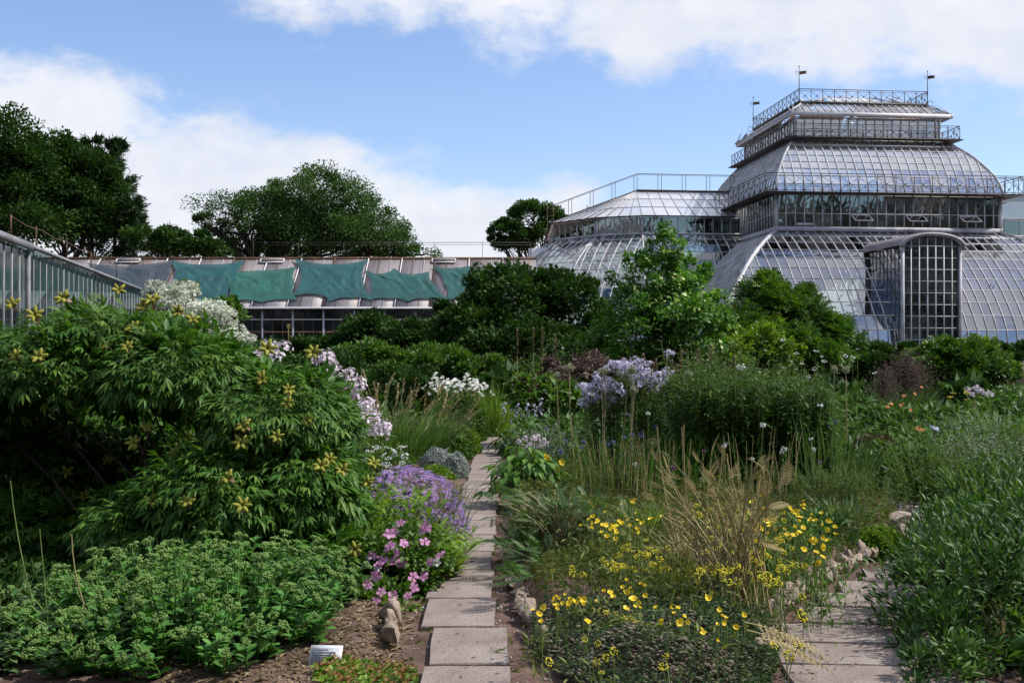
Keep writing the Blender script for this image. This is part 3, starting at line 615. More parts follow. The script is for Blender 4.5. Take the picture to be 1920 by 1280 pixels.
    beam(mb, path[1], path[2], .16, .05); rail = mb.build('railing', M['rustiron'], root)
    for a, b, n in ((path[0], path[1], 4), (path[1], path[2], 4)):
        for i in range(n + (n == 4 and b is path[2])):
            for e in (0, .22): p = a + (b - a) * min(1, i / n + e / 6 * (i < n)); mb = MB(); beam(mb, p, p + up_, .028, .028, up=(1, 0, 0)); mb.build('post', M['iron'], rail)
    mb = MB(); p = np.array([2.05, 69.2, 9.0])
    for s_ in (0, .35): beam(mb, p + (s_, 0, -2.2), p + (s_, .1, 1.1), .04, .04, up=(1, 0, 0))
    for k in range(8): beam(mb, p + (.02, .05, -2 + k * .4), p + (.34, .05, -2 + k * .4), .03, .03)
    mb.build('roof_ladder', M['rustiron'], root)
    mb = MB(); V = np.array([(.95, 69.2, 7.5), (1.95, 69.1, 7.55), (2.05, 68.4, 5.6), (1.0, 69.3, 6.5)]); mb.add(np.concatenate([V, V + (0, .04, 0)]), [(0, 3, 2, 1), (4, 5, 6, 7), (0, 1, 5, 4), (1, 2, 6, 5), (2, 3, 7, 6), (3, 0, 4, 7)]); mb.build('end_flashing', M['fascia'], root)
    # right wing under a sea-green shade cover
    rw = [np.array([24.3, 67.3]), np.array([33.5, 68.2]), np.array([32, 82.]), np.array([23, 81.])]
    G.tier(rw, [(0, 8.1), (0, 8.95)], one, (0,), .9, 'dark_glass', own=(0,), ribname='mullion', hip=.1)
    G.tier(rw, lw[::-1], (1, .8, 0, 0), (0,), .6, 'vault_glass', own=(0,), hip=.1)
    g4, g5 = ring(rw, [.3, .2, 0, 0]), ring(rw, [-2.2, .2, 0, 0]); mb = MB(); mb.add([[*g4[0], 9.05], [*g4[1], 9.05], [*g5[1], 10.75], [*g5[0], 10.75]], [(0, 1, 2, 3)]); mb.add([[*g5[0], 10.75], [*g5[1], 10.75], [*ring(rw, [-6, 0, 0, 0])[1], 10.8], [*ring(rw, [-6, 0, 0, 0])[0], 10.8]], [(0, 1, 2, 3)]); mb.build('roof_cover', M['net_grey'], root)
    railing(root, [g5[0], g5[1]], 10.75, .95, 1.9, 'iron', cross=False, r=.017)
    mb = MB(); beam(mb, [*g4[0], 9.0], [*g4[1], 9.0], .16, .1); beam(mb, [*ring(rw, [.06, 0, 0, 0])[0], 8.03], [*ring(rw, [.06, 0, 0, 0])[1], 8.03], .14, .14); mb.build('gutter', M['paint'], root)
    G.finish()
build_palm_house()

# ------------------------------------------------------------------ long low greenhouse with shade nets
RY0, RZ0, RY1, RZ1 = 60.0, 3.92, 64.0, 6.46
def on_roof(px, py, lift=.07):
    """point of the roof plane seen at a pixel of the photograph"""
    dx, dz = (px - 960) / F, (HZ - py) / F; s = (RZ1 - RZ0) / (RY1 - RY0); t = (RZ0 - s * RY0 - EYE) / (dz - s)
    return np.array([dx * t, t - lift * .54, EYE + dz * t + lift * .84])
def build_shade_house():
    x0, x1 = -31.0, 1.3; root = thing('shade_house', 'long low greenhouse with grey limewashed roof and glazed wall beside the palm house', 'greenhouse', ((x0 + x1) / 2, 62, 0))
    n = 18; dx = (x1 - x0) / n
    for i in range(n):
        a, b = x0 + i * dx + .02, x0 + (i + 1) * dx - .02; lf = rng.uniform(0, .025); mb = MB(); th = .06
        V = [(a, RY0 - .25, RZ0 - .16 + lf), (b, RY0 - .25, RZ0 - .16 + lf), (b, RY1, RZ1 + lf), (a, RY1, RZ1 + lf)]; V += [(x, y, z - th) for x, y, z in V]
        mb.add(V, [(0, 1, 2, 3), (7, 6, 5, 4), (0, 4, 5, 1), (1, 5, 6, 2), (2, 6, 7, 3), (3, 7, 4, 0)]); mb.build('roof_panel', M['roof'], root)
        if i: mb = MB(); beam(mb, (a - .02, RY0 - .27, RZ0 - .1), (a - .02, RY1, RZ1 + .06), .05, .06); mb.build('roof_bar', M['fascia' if i % 3 else 'rustiron'], root)
        for k in (1, 2): xx = a + (b - a) * k / 3; mb = MB(); beam(mb, (xx, RY0 - .25, RZ0 - .13), (xx, RY1, RZ1 + .03), .022, .03); mb.build('glazing_bar', M['rustiron' if k == 1 else 'paint'], root)
    mb = MB(); beam(mb, (x0, RY1 + .05, RZ1 + .07), (x1, RY1 + .05, RZ1 + .07), .16, .12); mb.build('ridge', M['rustiron'], root)
    mb = MB(); beam(mb, (x0, RY0 - .3, RZ0 - .2), (x1, RY0 - .3, RZ0 - .2), .14, .1); mb.build('gutter', M['fascia'], root)
    mb = MB(); mb.add([(x0, RY1 + .1, RZ1 + .1), (x1, RY1 + .1, RZ1 + .1), (x1, RY1 + 4, RZ0), (x0, RY1 + 4, RZ0)], [(0, 1, 2, 3)]); mb.add([(x0, RY1 + 4, 0), (x1, RY1 + 4, 0), (x1, RY1 + 4, RZ0), (x0, RY1 + 4, RZ0)], [(3, 2, 1, 0)]); mb.build('rear_roof', M['roof'], root)
    mb = MB(); box(mb, ((x0 + x1) / 2, RY0 + .02, .4), (x1 - x0, .3, .8)); mb.build('plinth', M['stone'], root)
    n = 21; dx = (x1 - x0) / n
    for i in range(n + 1): x = x0 + i * dx; mb = MB(); beam(mb, (x, RY0, .8), (x, RY0, RZ0 - .1), .1, .1, up=(0, 1, 0)); mb.build('post', M['paint'], root)
    for z, w in ((.82, .06), (2.52, .07), (3.15, .03)): mb = MB(); beam(mb, (x0, RY0 - .02, z), (x1, RY0 - .02, z), .05, w); mb.build('transom', M['rustiron' if z == 2.52 else 'paint'], root)
    for i in range(n):
        for k in range(3):
            a = x0 + i * dx + dx * k / 3; b = a + dx / 3
            if k: mb = MB(); beam(mb, (a, RY0, .8), (a, RY0, RZ0 - .1), .035, .05, up=(0, 1, 0)); mb.build('mullion', M['iron'], root)
            for za, zb in ((.85, 2.5), (2.55, 3.8)): g = MB(); g.add([(a, RY0 + .02, za), (b, RY0 + .02, za), (b, RY0 + .02, zb), (a, RY0 + .02, zb)], [(0, 1, 2, 3)], rng.uniform()); g.build('window_pane', M['window_glass'], root)
    for px in (240, 510, 832):                                            # ridge vents
        P = on_roof(px, 491, .05); mb = MB(); s = norm(np.array([0, RY1 - RY0, RZ1 - RZ0])); q = np.array([.62, 0, 0])
        f = MB(); nn = np.array([0, -.54, .84]); c = P
        for a, b in ((-q - s * .18, q - s * .18), (q - s * .18, q + s * .2), (q + s * .2, -q + s * .2), (-q + s * .2, -q - s * .18)): beam(f, c + a + nn * .03, c + b + nn * .03, .05, .05, up=nn)
        v = f.build('roof_vent', M['fascia'], root); box(mb, c + nn * .02, (1.2, .36, .03), ax=((1, 0, 0), s, nn)); mb.build('vent_shade_panel', M['iron'], v)  # solid dark panel stands for the shade inside the vent
    railing(root, [(-14, RY1 + .6), (-4.2, RY1 + .6), (1.0, RY1 + .6)], RZ1 + .05, .92, 2.3, 'iron', cross=False, r=.012)
    nets = [('faded slate shade net at the far left end of the long roof', 'net_grey', [(168, 497), (250, 502), (325, 490), (318, 515), (300, 560), (240, 560)]),
            ('petrol blue shade net reaching up to the ridge beside the slate one', 'net_blue', [(325, 491), (392, 500), (458, 491), (438, 528), (424, 566), (380, 570), (316, 568), (330, 530)]),
            ('sea green shade net pegged low, overlapping the blue one behind the white shrub', 'net_green', [(418, 509), (486, 511), (553, 503), (549, 535), (553, 566), (490, 570), (428, 568), (432, 535)]),
            ('widest dark petrol net hanging from ridge to gutter in the middle of the roof', 'net_blue', [(556, 489), (620, 498), (686, 490), (678, 530), (696, 567), (660, 562), (618, 569), (600, 556), (552, 558), (568, 525)]),
            ('teal shade net with three hanging points just right of the widest one', 'net_teal', [(686, 510), (712, 517), (740, 507), (768, 518), (801, 512), (815, 540), (840, 566), (800, 563), (765, 569), (730, 563), (692, 566), (700, 538)]),
            ('teal shade net at the right end of the roof, half hidden by dark bushes', 'net_teal', [(815, 503), (850, 506), (878, 502), (910, 505), (938, 502), (936, 535), (944, 567), (890, 565), (842, 566), (836, 535)])]
    for lab, mt, poly in nets:
        mx_ = sum(p[0] for p in poly) / len(poly); P = [on_roof(mx_ + (p[0] - mx_) * 1.07, p[1]) for p in poly]; c = np.mean(P, 0); k = 7; V = [c + (0, -.02, .02)]; n = len(P); rings_ = []
        # dense outline, edges sagging inwards between the pegs
        out = []
        for i in range(n):
            a, b = P[i], P[(i + 1) % n]
            for t in (0, .25, .5, .75): p = a + (b - a) * t; out.append(p + (c - p) * (.1 if np.linalg.norm(b - a) > .9 else .05) * math.sin(math.pi * t))
        out = np.array(out); m = len(out); V = []
        for r in range(1, k + 1):
            w = np.array(c) + (out - c) * r / k; w = w + np.array([0, -.54, .84]) * (.07 * np.sin(w[:, 0:1] * 4.3 + r) * (r / k) * (1 - r / k) * 2 + .018 * np.sin(w[:, 0:1] * 13 + w[:, 1:2] * 9) + .06)
            V.append(w)
        V = np.concatenate([[c + np.array([0, -.54, .84]) * .06], *V]); mb = MB(); j = np.arange(m); j2 = (j + 1) % m
        mb.add(V, np.stack([np.zeros(m, int), 1 + j, 1 + j2], -1))
        for r in range(k - 1): mb.add(V, np.stack([1 + r * m + j, 1 + (r + 1) * m + j, 1 + (r + 1) * m + j2, 1 + r * m + j2], -1))
        o = mb.build('shade_net', M[mt], None, True); tag(o, lab, 'shade net', 'shade nets stretched over the long greenhouse roof')
    for px, py, s, lab in ((541, 611, (.16, .03, .24), 'small yellow card standing behind the glass of the long greenhouse'), (697, 590, (.26, .03, .13), 'wide pale yellow card in the window by the dark bushes')):
        mb = MB(); c = np.array([gx(px, 59.9), 59.9, gzp(py, 59.9)]); box(mb, c, s); beam(mb, c - (0, 0, s[2] / 2), c - (0, 0, 1.0), .05, .05, up=(0, 1, 0)); o = mb.build('yellow_card', M['card']); tag(o, lab, 'card', 'yellow cards at the greenhouse wall')

build_shade_house()

# ------------------------------------------------------------------ near greenhouse at the left
def build_near_house():
    K = np.array([-8.86, 21.8]); w = norm(np.array([-.174, .985])); pl = np.array([-w[1], w[0]]); E = K + w * 17.2; ze = 3.46
    root = thing('side_greenhouse', 'lean greenhouse with green glass and grey metal bars at the left edge', 'greenhouse', (*(K + w * 8 + pl * 3), 0))
    n = 30
    for i in range(n + 1):
        p = K + w * 17.2 * i / n; mb = MB(); t = .05 if i % 6 == 0 else .028; beam(mb, [*p, .55], [*p, ze], t * .6, t, up=(*w, 0)); mb.build('mullion', M['grey_paint'], root)
        if i < n:
            q = K + w * 17.2 * (i + 1) / n
            for za, zb in ((.6, 1.35), (1.35, 2.1), (2.1, ze - .05)): g = MB(); g.add([[*p, za], [*q, za], [*q, zb], [*p, zb]], [(0, 1, 2, 3)], rng.uniform()); g.build('glass_pane', M['near_glass'], root)
    for z in (.58, 1.35, 2.1): mb = MB(); beam(mb, [*(K + pl * -.02), z], [*(E + pl * -.02), z], .05, .05); mb.build('transom', M['grey_paint'], root)
    mb = MB(); beam(mb, [*(K + pl * -.1), ze + .06], [*(E + pl * -.1), ze + .03], .07, .06); mb.build('gutter', M['grey_paint'], root)
    mb = MB(); J = K - w * 5.2; R = pl * 5; zr = ze + .08; mb.add([[*(J - pl * .12), ze + .02], [*(E - pl * .12), ze + .02], [*(E + R), zr], [*(J + R), zr]], [(0, 1, 2, 3)]); mb.build('roof', M['near_glass'], root)
    mb = MB(); beam(mb, [*(J - pl * .1), ze + .06], [*(K - pl * .1), ze + .06], .06, .12); mb.build('fascia', M['grey_paint'], root)
    mb = MB(); beam(mb, [*J, .3], [*E, .3], .2, .6); mb.build('plinth', M['stone'], root)
    mb = MB(); beam(mb, [*(K - pl * .03), 0], [*(K - pl * .03), ze], .07, .07, up=(*w, 0)); mb.build('corner_post', M['grey_paint'], root)
    for i in range(9):
        p = K - w * .57 * i; q = K - w * .57 * (i + 1); mb = MB(); beam(mb, [*q, .55], [*q, ze], .03, .045, up=(*w, 0)); mb.build('mullion', M['grey_paint'], root)
        for za, zb in ((.6, 2.1), (2.1, ze)): g = MB(); g.add([[*p, za], [*q, za], [*q, zb], [*p, zb]], [(0, 1, 2, 3)], rng.uniform()); g.build('glass_pane', M['near_glass'], root)
    for i in (0, 2, 5, 8, 12): p = K + w * (1 + i * 1.1) + pl * .5; mb = MB(); beam(mb, [*p, ze + .3], [*p, ze + .75], .025, .025, up=(*w, 0)); mb.build('roof_pin', M['rustiron'], root)
    mb = MB(); sweep(mb, [[*(K + w * (1 + i * 1.4) + pl * .5), ze + .72 - .05 * math.sin(i * 1.57) ** 2] for i in range(11)], [*pl, 0], .014, .014); mb.build('roof_wire', M['rustiron'], root)
build_near_house()

# ------------------------------------------------------------------ plant builders
def rnd(n): return rng.normal(0, 1, (n, 3))
def clumped(blobs, n, sub=14, spread=.3, low=-.35, inner=.12):
    """leaf points in sub-clumps over the surfaces of ellipsoids -> pos, normal, clump centres, clump id"""
    w = np.array([b[3] * b[4] + b[3] * b[5] + b[4] * b[5] for b in blobs]); w = w / w.sum(); P, Nn, C, I = [], [], [], []; base = 0
    for b, wi in zip(blobs, w):
        c = np.array(b[:3]); r = np.array(b[3:6]); m = max(4, int(sub * len(blobs) * wi)); k = max(m, int(n * wi))
        d = norm(rnd(m * 4)); d = d[d[:, 2] > low][:m]; m = len(d)
        cc = c + d * r * U(.7, 1.04, (m, 1)); sz = U(.65, 1.35, m) * spread * r.mean()
        i = rng.integers(0, m, k); off = norm(rnd(k)) * (U(0, 1, (k, 1)) ** .45) * np.array([1, 1, .75]); p = cc[i] + off * sz[i][:, None]
        q = rng.uniform(0, 1, k) < inner; dd = norm(rnd(k)); p[q] = (c + dd * r * U(.3, .9, (k, 1)))[q]
        P.append(p); Nn.append(norm(d[i] * .55 + off * .8)); C.append(cc); I.append(i + base); base += m
    return np.concatenate(P), np.concatenate(Nn), np.concatenate(C), np.concatenate(I)
def leaves(mb, pos, nrm, T, size, up=.25, rand=.5, tint=None, cid=None, m=0, droop=0.):
    n = len(pos); fwd = norm(nrm + rand * rnd(n) * .8 + np.array([0, 0, up - droop])); un = norm(nrm * .6 + np.array([0, 0, .8]) + rnd(n) * .3)
    t = np.clip(rng.normal(.45, .2, n), 0, 1) if tint is None else tint
    if cid is not None: t = np.clip(t + rng.normal(0, .16, cid.max() + 1)[cid], 0, 1)
    scatter(mb, T, pos, fwd, un, size * U(.7, 1.25, n), t, m)
def limb(p0, p1, r0, r1, k=6, wob=.06, sag=0.):
    p0, p1 = np.array(p0, float), np.array(p1, float); t = np.linspace(0, 1, k)[:, None]; L_ = np.linalg.norm(p1 - p0)
    P = p0 + (p1 - p0) * t + rng.normal(0, wob * L_, (k, 3)) * np.sin(math.pi * t) + np.array([0, 0, sag * L_]) * np.sin(math.pi * t)
    return P, np.linspace(r0, r1, k)
def tree(name, label, base, h_trunk, blobs, n, T, size, mat, r=.3, sub=16, spread=.3, bark='bark', group=None, cat='tree', forks=1, **kw):
    root = thing(name, label, cat, tuple(base), group); pos, nrm, C, cid = clumped(blobs, n, sub, spread, **{k: v for k, v in kw.items() if k in ('low', 'inner')})
    mb = MB(); base = np.array(base, float); forkp = base + np.array([0, 0, h_trunk])
    P, R = limb(base - (0, 0, .2), forkp, r, r * .75, 6, .02); tubes(mb, [P], [R], 8)
    for b in blobs:
        c = np.array(b[:3]); P, R = limb(forkp + rng.normal(0, r * .2, 3), c, r * .55, r * .2, 7, .05, .08); tubes(mb, [P], [R], 6)
        near = C[np.linalg.norm((C - c) / np.array(b[3:6]), axis=1) < 1.25]
        for q in near[:: max(1, len(near) // 12)]:
            s = P[rng.integers(3, 7)]; P2, R2 = limb(s, q, r * .16, r * .03, 6, .05, .04); tubes(mb, [P2], [R2], 5)
    mb.build('trunk', M[bark], root, True); mb = MB(); leaves(mb, pos, nrm, T, size, cid=cid, **{k: v for k, v in kw.items() if k in ('up', 'rand', 'droop')}); mb.build('crown', M[mat], root); return root
def shrub(name, label, cat, blobs, n, T, size, mat, sub=16, spread=.34, group=None, branches=True, **kw):
    b = np.array(blobs); base = (b[:, 0].mean(), b[:, 1].mean()); z0 = float(gz(*base)); root = thing(name, label, cat, (*base, z0), group)
    pos, nrm, C, cid = clumped(blobs, n, sub, spread, **{k: v for k, v in kw.items() if k in ('low', 'inner')}); pos[:, 2] = np.maximum(pos[:, 2], gz(pos[:, 0], pos[:, 1]) + .02)
    mb = MB(); leaves(mb, pos, nrm, T, size, cid=cid, **{k: v for k, v in kw.items() if k in ('up', 'rand', 'droop')}); mb.build('foliage', M[mat], root)
    if branches:
        mb = MB(); q = C[:: max(1, len(C) // 60)]; s = np.stack([b[:, 0].mean() + rng.normal(0, .12, len(q)) * b[:, 3].mean(), b[:, 1].mean() + rng.normal(0, .12, len(q)) * b[:, 4].mean(), np.full(len(q), z0 - .05)], -1)
        r0 = .012 * b[:, 3:6].mean() ** .7 + .006; tubes(mb, arcs(s, q, 6), np.linspace(r0 * 1.6, r0 * .4, 6)[None], 5); mb.build('branches', M['bark'], root)
    return root, pos
def mats4(pos, axis_z, spin, scale):
    z = Vector(axis_z).normalized(); q = Vector((0, 0, 1)).rotation_difference(z).to_matrix().to_4x4()
    return Matrix.Translation(Vector(pos)) @ q @ Matrix.Rotation(spin, 4, 'Z') @ Matrix.Scale(scale, 4)
def inst(root, name, meshes, pos, axes, scales, label=None):
    o0 = Vector(parent_world(root)); out = []
    for i, p in enumerate(pos):
        o = bpy.data.objects.new(name, meshes[rng.integers(len(meshes))]); COL.objects.link(o); o.parent = root
        o.matrix_basis = mats4(Vector(p) - o0, axes[i], rng.uniform(0, 6.28), float(np.broadcast_to(scales, (len(pos),))[i])); out.append(o)
    return out
def template(name, fn, mats, k=3, smooth=False):
    res = []
    for _ in range(k): mb = MB(); fn(mb); res.append(mb.mesh(name, mats, smooth=smooth))
    return res
# flowers and leaves as small shared meshes, radius 1, facing +Z
def petals(mb, n, r, w, cup, z=0., c=(0, 0, 0), T=None, m=0, tint=None, jit=.12):
    a = np.arange(n) * 2 * math.pi / n + U(-.1, .1, n); d = np.stack([np.cos(a), np.sin(a), np.full(n, cup) + U(-jit, jit, n)], -1)
    T = T or leafn(w, -.05, .12, (.8, 1), True); scatter(mb, T, np.tile(np.array(c, float) + (0, 0, z), (n, 1)), d, (0, 0, 1), r * U(.85, 1.1, n), U(.2, .9, n) if tint is None else tint, m)
def knob(mb, c, r, m=0, tint=.5, V=ICO1): mb.add(V[0] * np.array(r) + np.array(c), V[1], tint, m)
def fn_daisy(mb): petals(mb, 13, 1, .13, .12, T=leafn(.13, .02, .15, (.8, 1))); knob(mb, (0, 0, .05), (.26, .26, .14), 1)
def fn_primrose(mb): petals(mb, 4, rng.uniform(.75, 1.05), .5, rng.uniform(.25, 1.5), T=leafn(.55, .12, -.1, (.75, 1.05))); knob(mb, (0, 0, .15), (.12, .12, .2), 0, .2)
def fn_mallow(mb): petals(mb, 5, 1, .36, .22, T=leafn(.34, .06, .12, (.5, 1.1)), jit=.25); knob(mb, (0, 0, .2), (.1, .1, .28), 0, .9)
def floret(mb, c, ax, r, m=0, n=5):
    ax = norm(np.array(ax, float)); a = np.array([1., 0, 0]) if abs(ax[0]) < .8 else np.array([0, 1., 0]); u = norm(np.cross(ax, a)); v = np.cross(ax, u); t = np.arange(n) * 2 * math.pi / n + rng.uniform(0, 6)
    d = np.cos(t)[:, None] * u + np.sin(t)[:, None] * v + ax * .25; scatter(mb, leaf2(.36, .0, .05), np.tile(c, (n, 1)), d, ax, r, rng.uniform(.15, .95), m)
def dome(n, flat=1., zmin=-.1):
    d = norm(rnd(n * 4)); d = d[d[:, 2] > zmin][:n]; return d * np.array([1, 1, flat])
def fn_phlox(mb):
    for p in dome(34, .85, -.5): floret(mb, p * rng.uniform(.65, 1.05), p + (0, 0, .25) + rng.normal(0, .25, 3), .25)
def fn_sedumhead(mb):
    for c in dome(9, .6, .05) * .62:
        mb2 = 0; tubes(mb, [[(0, 0, -.55), c * .6 + (0, 0, -.2), c]], .05, 3, .3)
        for p in dome(8, .8, -.1): knob(mb, c + p * .24, (.1, .1, .12), 0, rng.uniform(.2, .95))
def fn_umbel(mb):
    for p in dome(20, .3, .1): q = p * np.array([1, 1, .5]) + (0, 0, .2); knob(mb, q, (.2, .2, .11), 0, rng.uniform(.3, 1)); tubes(mb, [[(0, 0, -.5), q * .5 + (0, 0, -.2), q]], .025, 3, .4, 1)
def fn_allium(mb):
    d = norm(rnd(150)); knob(mb, (0, 0, 0), (.55, .55, .5), 0, .3); tubes(mb, np.stack([d * .4, d * .7, d * .95], 1), .022, 3, .4); mb.add((d[:, None] * .95 + np.array([(0, 0, 0)])).reshape(-1, 3)[:0], np.zeros((0, 3), int)) if False else None
    for p in d: knob(mb, p * .95, .095, 0, rng.uniform(.2, 1), ICO1)
def fn_thistle(mb):
    d = norm(rnd(60)); scatter(mb, leaf2(.12, .02, 0), d * .35, d, (0, 0, 1), .7, U(0, 1, 60)); knob(mb, (0, 0, 0), .45, 0, .2)
def fn_aster(mb): petals(mb, 14, 1, .1, .1, T=leaf2(.14, .02, .12)); knob(mb, (0, 0, .06), (.25, .25, .15), 1)
def fn_spike(mb):                                     # brown liatris spike, height 1
    k = 90; t = U(0, 1, k); a = U(0, 6.28, k); d = np.stack([np.cos(a), np.sin(a), np.full(k, .9)], -1); p = np.stack([d[:, 0] * .03, d[:, 1] * .03, t * .92], -1)
    scatter(mb, leaf2(.3, .05, 0), p, d, (0, 0, 1), .1, U(0, 1, k)); knob(mb, (0, 0, .95), (.055, .055, .07), 0, .8); tubes(mb, [[(0, 0, -.6), (0, 0, .2), (0, 0, .95)]], .03, 4, .2)
def fn_pod(mb):                                       # velvety star of peony seed pods over dry petals
    n = int(rng.integers(5, 7)); a = np.arange(n) * 2 * math.pi / n + U(-.15, .15, n); V0, F0 = ICO2
    for x in a:
        L_ = rng.uniform(.85, 1.05); V = V0 * np.array([.215, .215, .46]); V[:, 0] += .22 * (V[:, 2] / .5) ** 2 * .5; V[:, 2] += .5; V[:, :2] *= (1.1 - .4 * np.clip(V[:, 2:3], 0, 1))
        e = rng.uniform(.95, 1.25); c, s = math.cos(e), math.sin(e); V = np.stack([V[:, 0] * c + V[:, 2] * s, V[:, 1], -V[:, 0] * s + V[:, 2] * c], -1) * L_; c, s = math.cos(x), math.sin(x)
        mb.add(np.stack([V[:, 0] * c - V[:, 1] * s, V[:, 0] * s + V[:, 1] * c, V[:, 2]], -1), F0, rng.uniform(.2, .9), 0)
    k = int(rng.integers(2, 5)); b = U(0, 6.28, k); scatter(mb, LOV, np.tile((0, 0, -.12), (k, 1)), np.stack([np.cos(b), np.sin(b), np.full(k, -1.0)], -1), (0, 0, 1), U(.5, .75, k), U(0, 1, k), 1)
    tubes(mb, [[(0, 0, .1), (0, 0, -.5), (.1, 0, -1.4)]], .06, 4, .3, 2)
def pinnate(k, w, T, droop=.25, taper=True):
    mb = MB(); t = np.linspace(.22, .97, k); sp = lambda t: np.stack([0 * t, t, -droop * t * t], -1)
    p = sp(np.repeat(t, 2)); s = np.tile([-1., 1.], k); ln = w * (np.sin(math.pi * np.clip(np.repeat(t, 2), .12, .96)) ** .6 if taper else np.ones(2 * k)); scatter(mb, T, p, np.stack([s, np.full(2 * k, .55), np.full(2 * k, -.2)], -1), (0, 0, 1), ln, np.clip(rng.normal(.5, .2, 2 * k), 0, 1))
    tubes(mb, [sp(np.linspace(0, 1, 5))], np.linspace(.012, .004, 5)[None], 3, .4); return mb
def peony_leaf():
    mb = MB(); P = [];
    for base, ang, s in (((0, .52, -.05), 0, 1.), ((0, .3, -.02), .85, .85), ((0, .3, -.02), -.85, .85)):
        b = np.array(base); ax = np.array([math.sin(ang), math.cos(ang), -.12]); j = b + ax * .16 * s; tubes(mb, [[b, (b + j) / 2, j]], .008, 3, .6)
        for a2, l in ((0, .42), (.6, .34), (-.6, .34)):
            d = np.array([math.sin(ang + a2), math.cos(ang + a2), -.3 + rng.uniform(-.25, .1)]); scatter(mb, leafn(.1, .03, .28, (.6, 1, .7)), [j], [d], [(0, 0, 1)], l * s * rng.uniform(.85, 1.15), np.clip(rng.normal(.5, .18), 0, 1))
    tubes(mb, [[(0, 0, 0), (0, .27, .02), (0, .52, -.05)]], [[.012, .01, .008]], 3, .7); return mb
def flat_T(mb):
    """a collected mesh as a scatter template (triangles)"""
    V = np.concatenate(mb.V); Fs = []
    for f, t, m in mb.F: Fs.append(f if f.shape[1] == 3 else np.concatenate([f[:, [0, 1, 2]], f[:, [0, 2, 3]]]))
    return V, np.concatenate(Fs)
T_PEONY = [flat_T(peony_leaf()) for _ in range(3)]
T_FERN = flat_T(pinnate(10, .17, leaf2(.13, .04, .2), .35)); T_FERNF = flat_T(pinnate(9, .3, leaf2(.14, .02, .15))); T_PINN = flat_T(pinnate(4, .42, leaf2(.26, .05, .15), .3, False))
def rosette(k, w, up): 
    mb = MB(); a = U(0, 6.28, k); scatter(mb, leaf2(w, .04, .05), np.zeros((k, 3)), np.stack([np.cos(a), np.sin(a), U(up * .6, up * 1.6, k)], -1), (0, 0, 1), U(.7, 1.1, k), .5); return flat_T(mb)
T_BEAD = (ICO1[0] * np.array([.38, .38, .8]), ICO1[1])
T_ROS, T_TUFT, T_SPIKY = rosette(8, .3, .7), rosette(7, .12, 2.2), rosette(10, .09, 1.4)
def stemclump(name, label, cat, X, Y, rx, ry, n, h, T, ls, per, mat, stem='stem', lean=.12, group=None, tops=None, leaf_t=(.12, .98), r=.004, up=.5, taper=.5, hvar=.12, leafdroop=0.):
    z0 = float(gz(X, Y)); root = thing(name, label, cat, (X, Y, z0), group); a = U(0, 6.28, n); q = U(0, 1, n) ** .5
    b = np.stack([X + rx * q * np.cos(a), Y + ry * q * np.sin(a), np.zeros(n)], -1); b[:, 2] = gz(b[:, 0], b[:, 1]) - .02
    hh = h * (1 - .09 * q ** 2) * rng.normal(1, hvar, n); tip = b + np.stack([rng.normal(0, lean, n) * hh + lean * q * np.cos(a) * hh, rng.normal(0, lean, n) * hh + lean * q * np.sin(a) * hh, hh], -1)
    P = arcs(b, tip, 5); mb = MB(); tubes(mb, P, np.linspace(r, r * .5, 5)[None], 3, U(.2, .8, n)); mb.build('stems', M[stem], root)
    if per:
        mb = MB(); t = U(*leaf_t, (n, per)) * 4; i = np.minimum(t.astype(int), 3); f = (t - i)[..., None]; ar = np.arange(n)[:, None]; p = (P[ar, i] * (1 - f) + P[ar, i + 1] * f).reshape(-1, 3); k = len(p); aa = U(0, 6.28, k)
        sz = ls * (1 - taper * (t.ravel() / 4) ** 2) * U(.7, 1.2, k); scatter(mb, T, p, np.stack([np.cos(aa), np.sin(aa), np.full(k, up) + rng.normal(0, .25, k) - leafdroop], -1), (0, 0, 1), sz, np.clip(rng.normal(.45, .2, k) + .15 * (t.ravel() / 4 - .5), 0, 1)); mb.build('foliage', M[mat], root)  # tint rises up the stem: sunlit tips painted into the leaf colour
    return root, tip
def grassclump(name, label, X, Y, r, n, h, w, mat='grass', lean=.45, droop=.7, cat='ornamental grass', group=None, bias=(0, 0), ry=None):
    z0 = float(gz(X, Y)); root = thing(name, label, cat, (X, Y, z0), group); a = U(0, 6.28, n); q = U(0, 1, n) ** .6; b = np.stack([X + r * q * np.cos(a), Y + (ry or r) * q * np.sin(a), np.zeros(n)], -1); b[:, 2] = gz(b[:, 0], b[:, 1]) - .01
    L_ = np.stack([np.cos(a) * q * lean + rng.normal(0, lean * .4, n) + bias[0], np.sin(a) * q * lean + rng.normal(0, lean * .4, n) + bias[1], np.zeros(n)], -1); mb = MB(); P = blades(mb, b, L_, h * U(.6, 1.1, n), w * U(.7, 1.2, n), droop * U(.5, 1.2, n), tint=np.clip(rng.normal(.45, .22, n), 0, 1)); mb.build('blades', M[mat], root); return root, P
def depth_at(px, py, pos, rad=26):
    x = 960 + F * pos[:, 0] / pos[:, 1]; y = HZ - F * (pos[:, 2] - EYE) / pos[:, 1]; s = np.hypot(x - px, y - py) < rad
    return None if s.sum() < 3 else float(np.percentile(pos[s, 1], 8))
def at(px, py, Y): return np.array([gx(px, Y), Y, gzp(py, Y)])
def over(px, py, h, g=.15): Y = (EYE - g - h) * F / (py - HZ); return at(px, py, Y)
FL = {}
FL['sedum'] = template('flower_head', fn_sedumhead, M['sedumhead'], 4); FL['pod'] = template('seed_pod', fn_pod, [M['pod'], M['petal_dry'], M['stem']], 5, True)
FL['phlox'] = template('flower_head', fn_phlox, M['pinklilac'], 3); FL['lav'] = template('flower_head', fn_phlox, M['lilac'], 3); FL['daisy'] = template('flower', fn_daisy, [M['white'], M['eye']], 2)
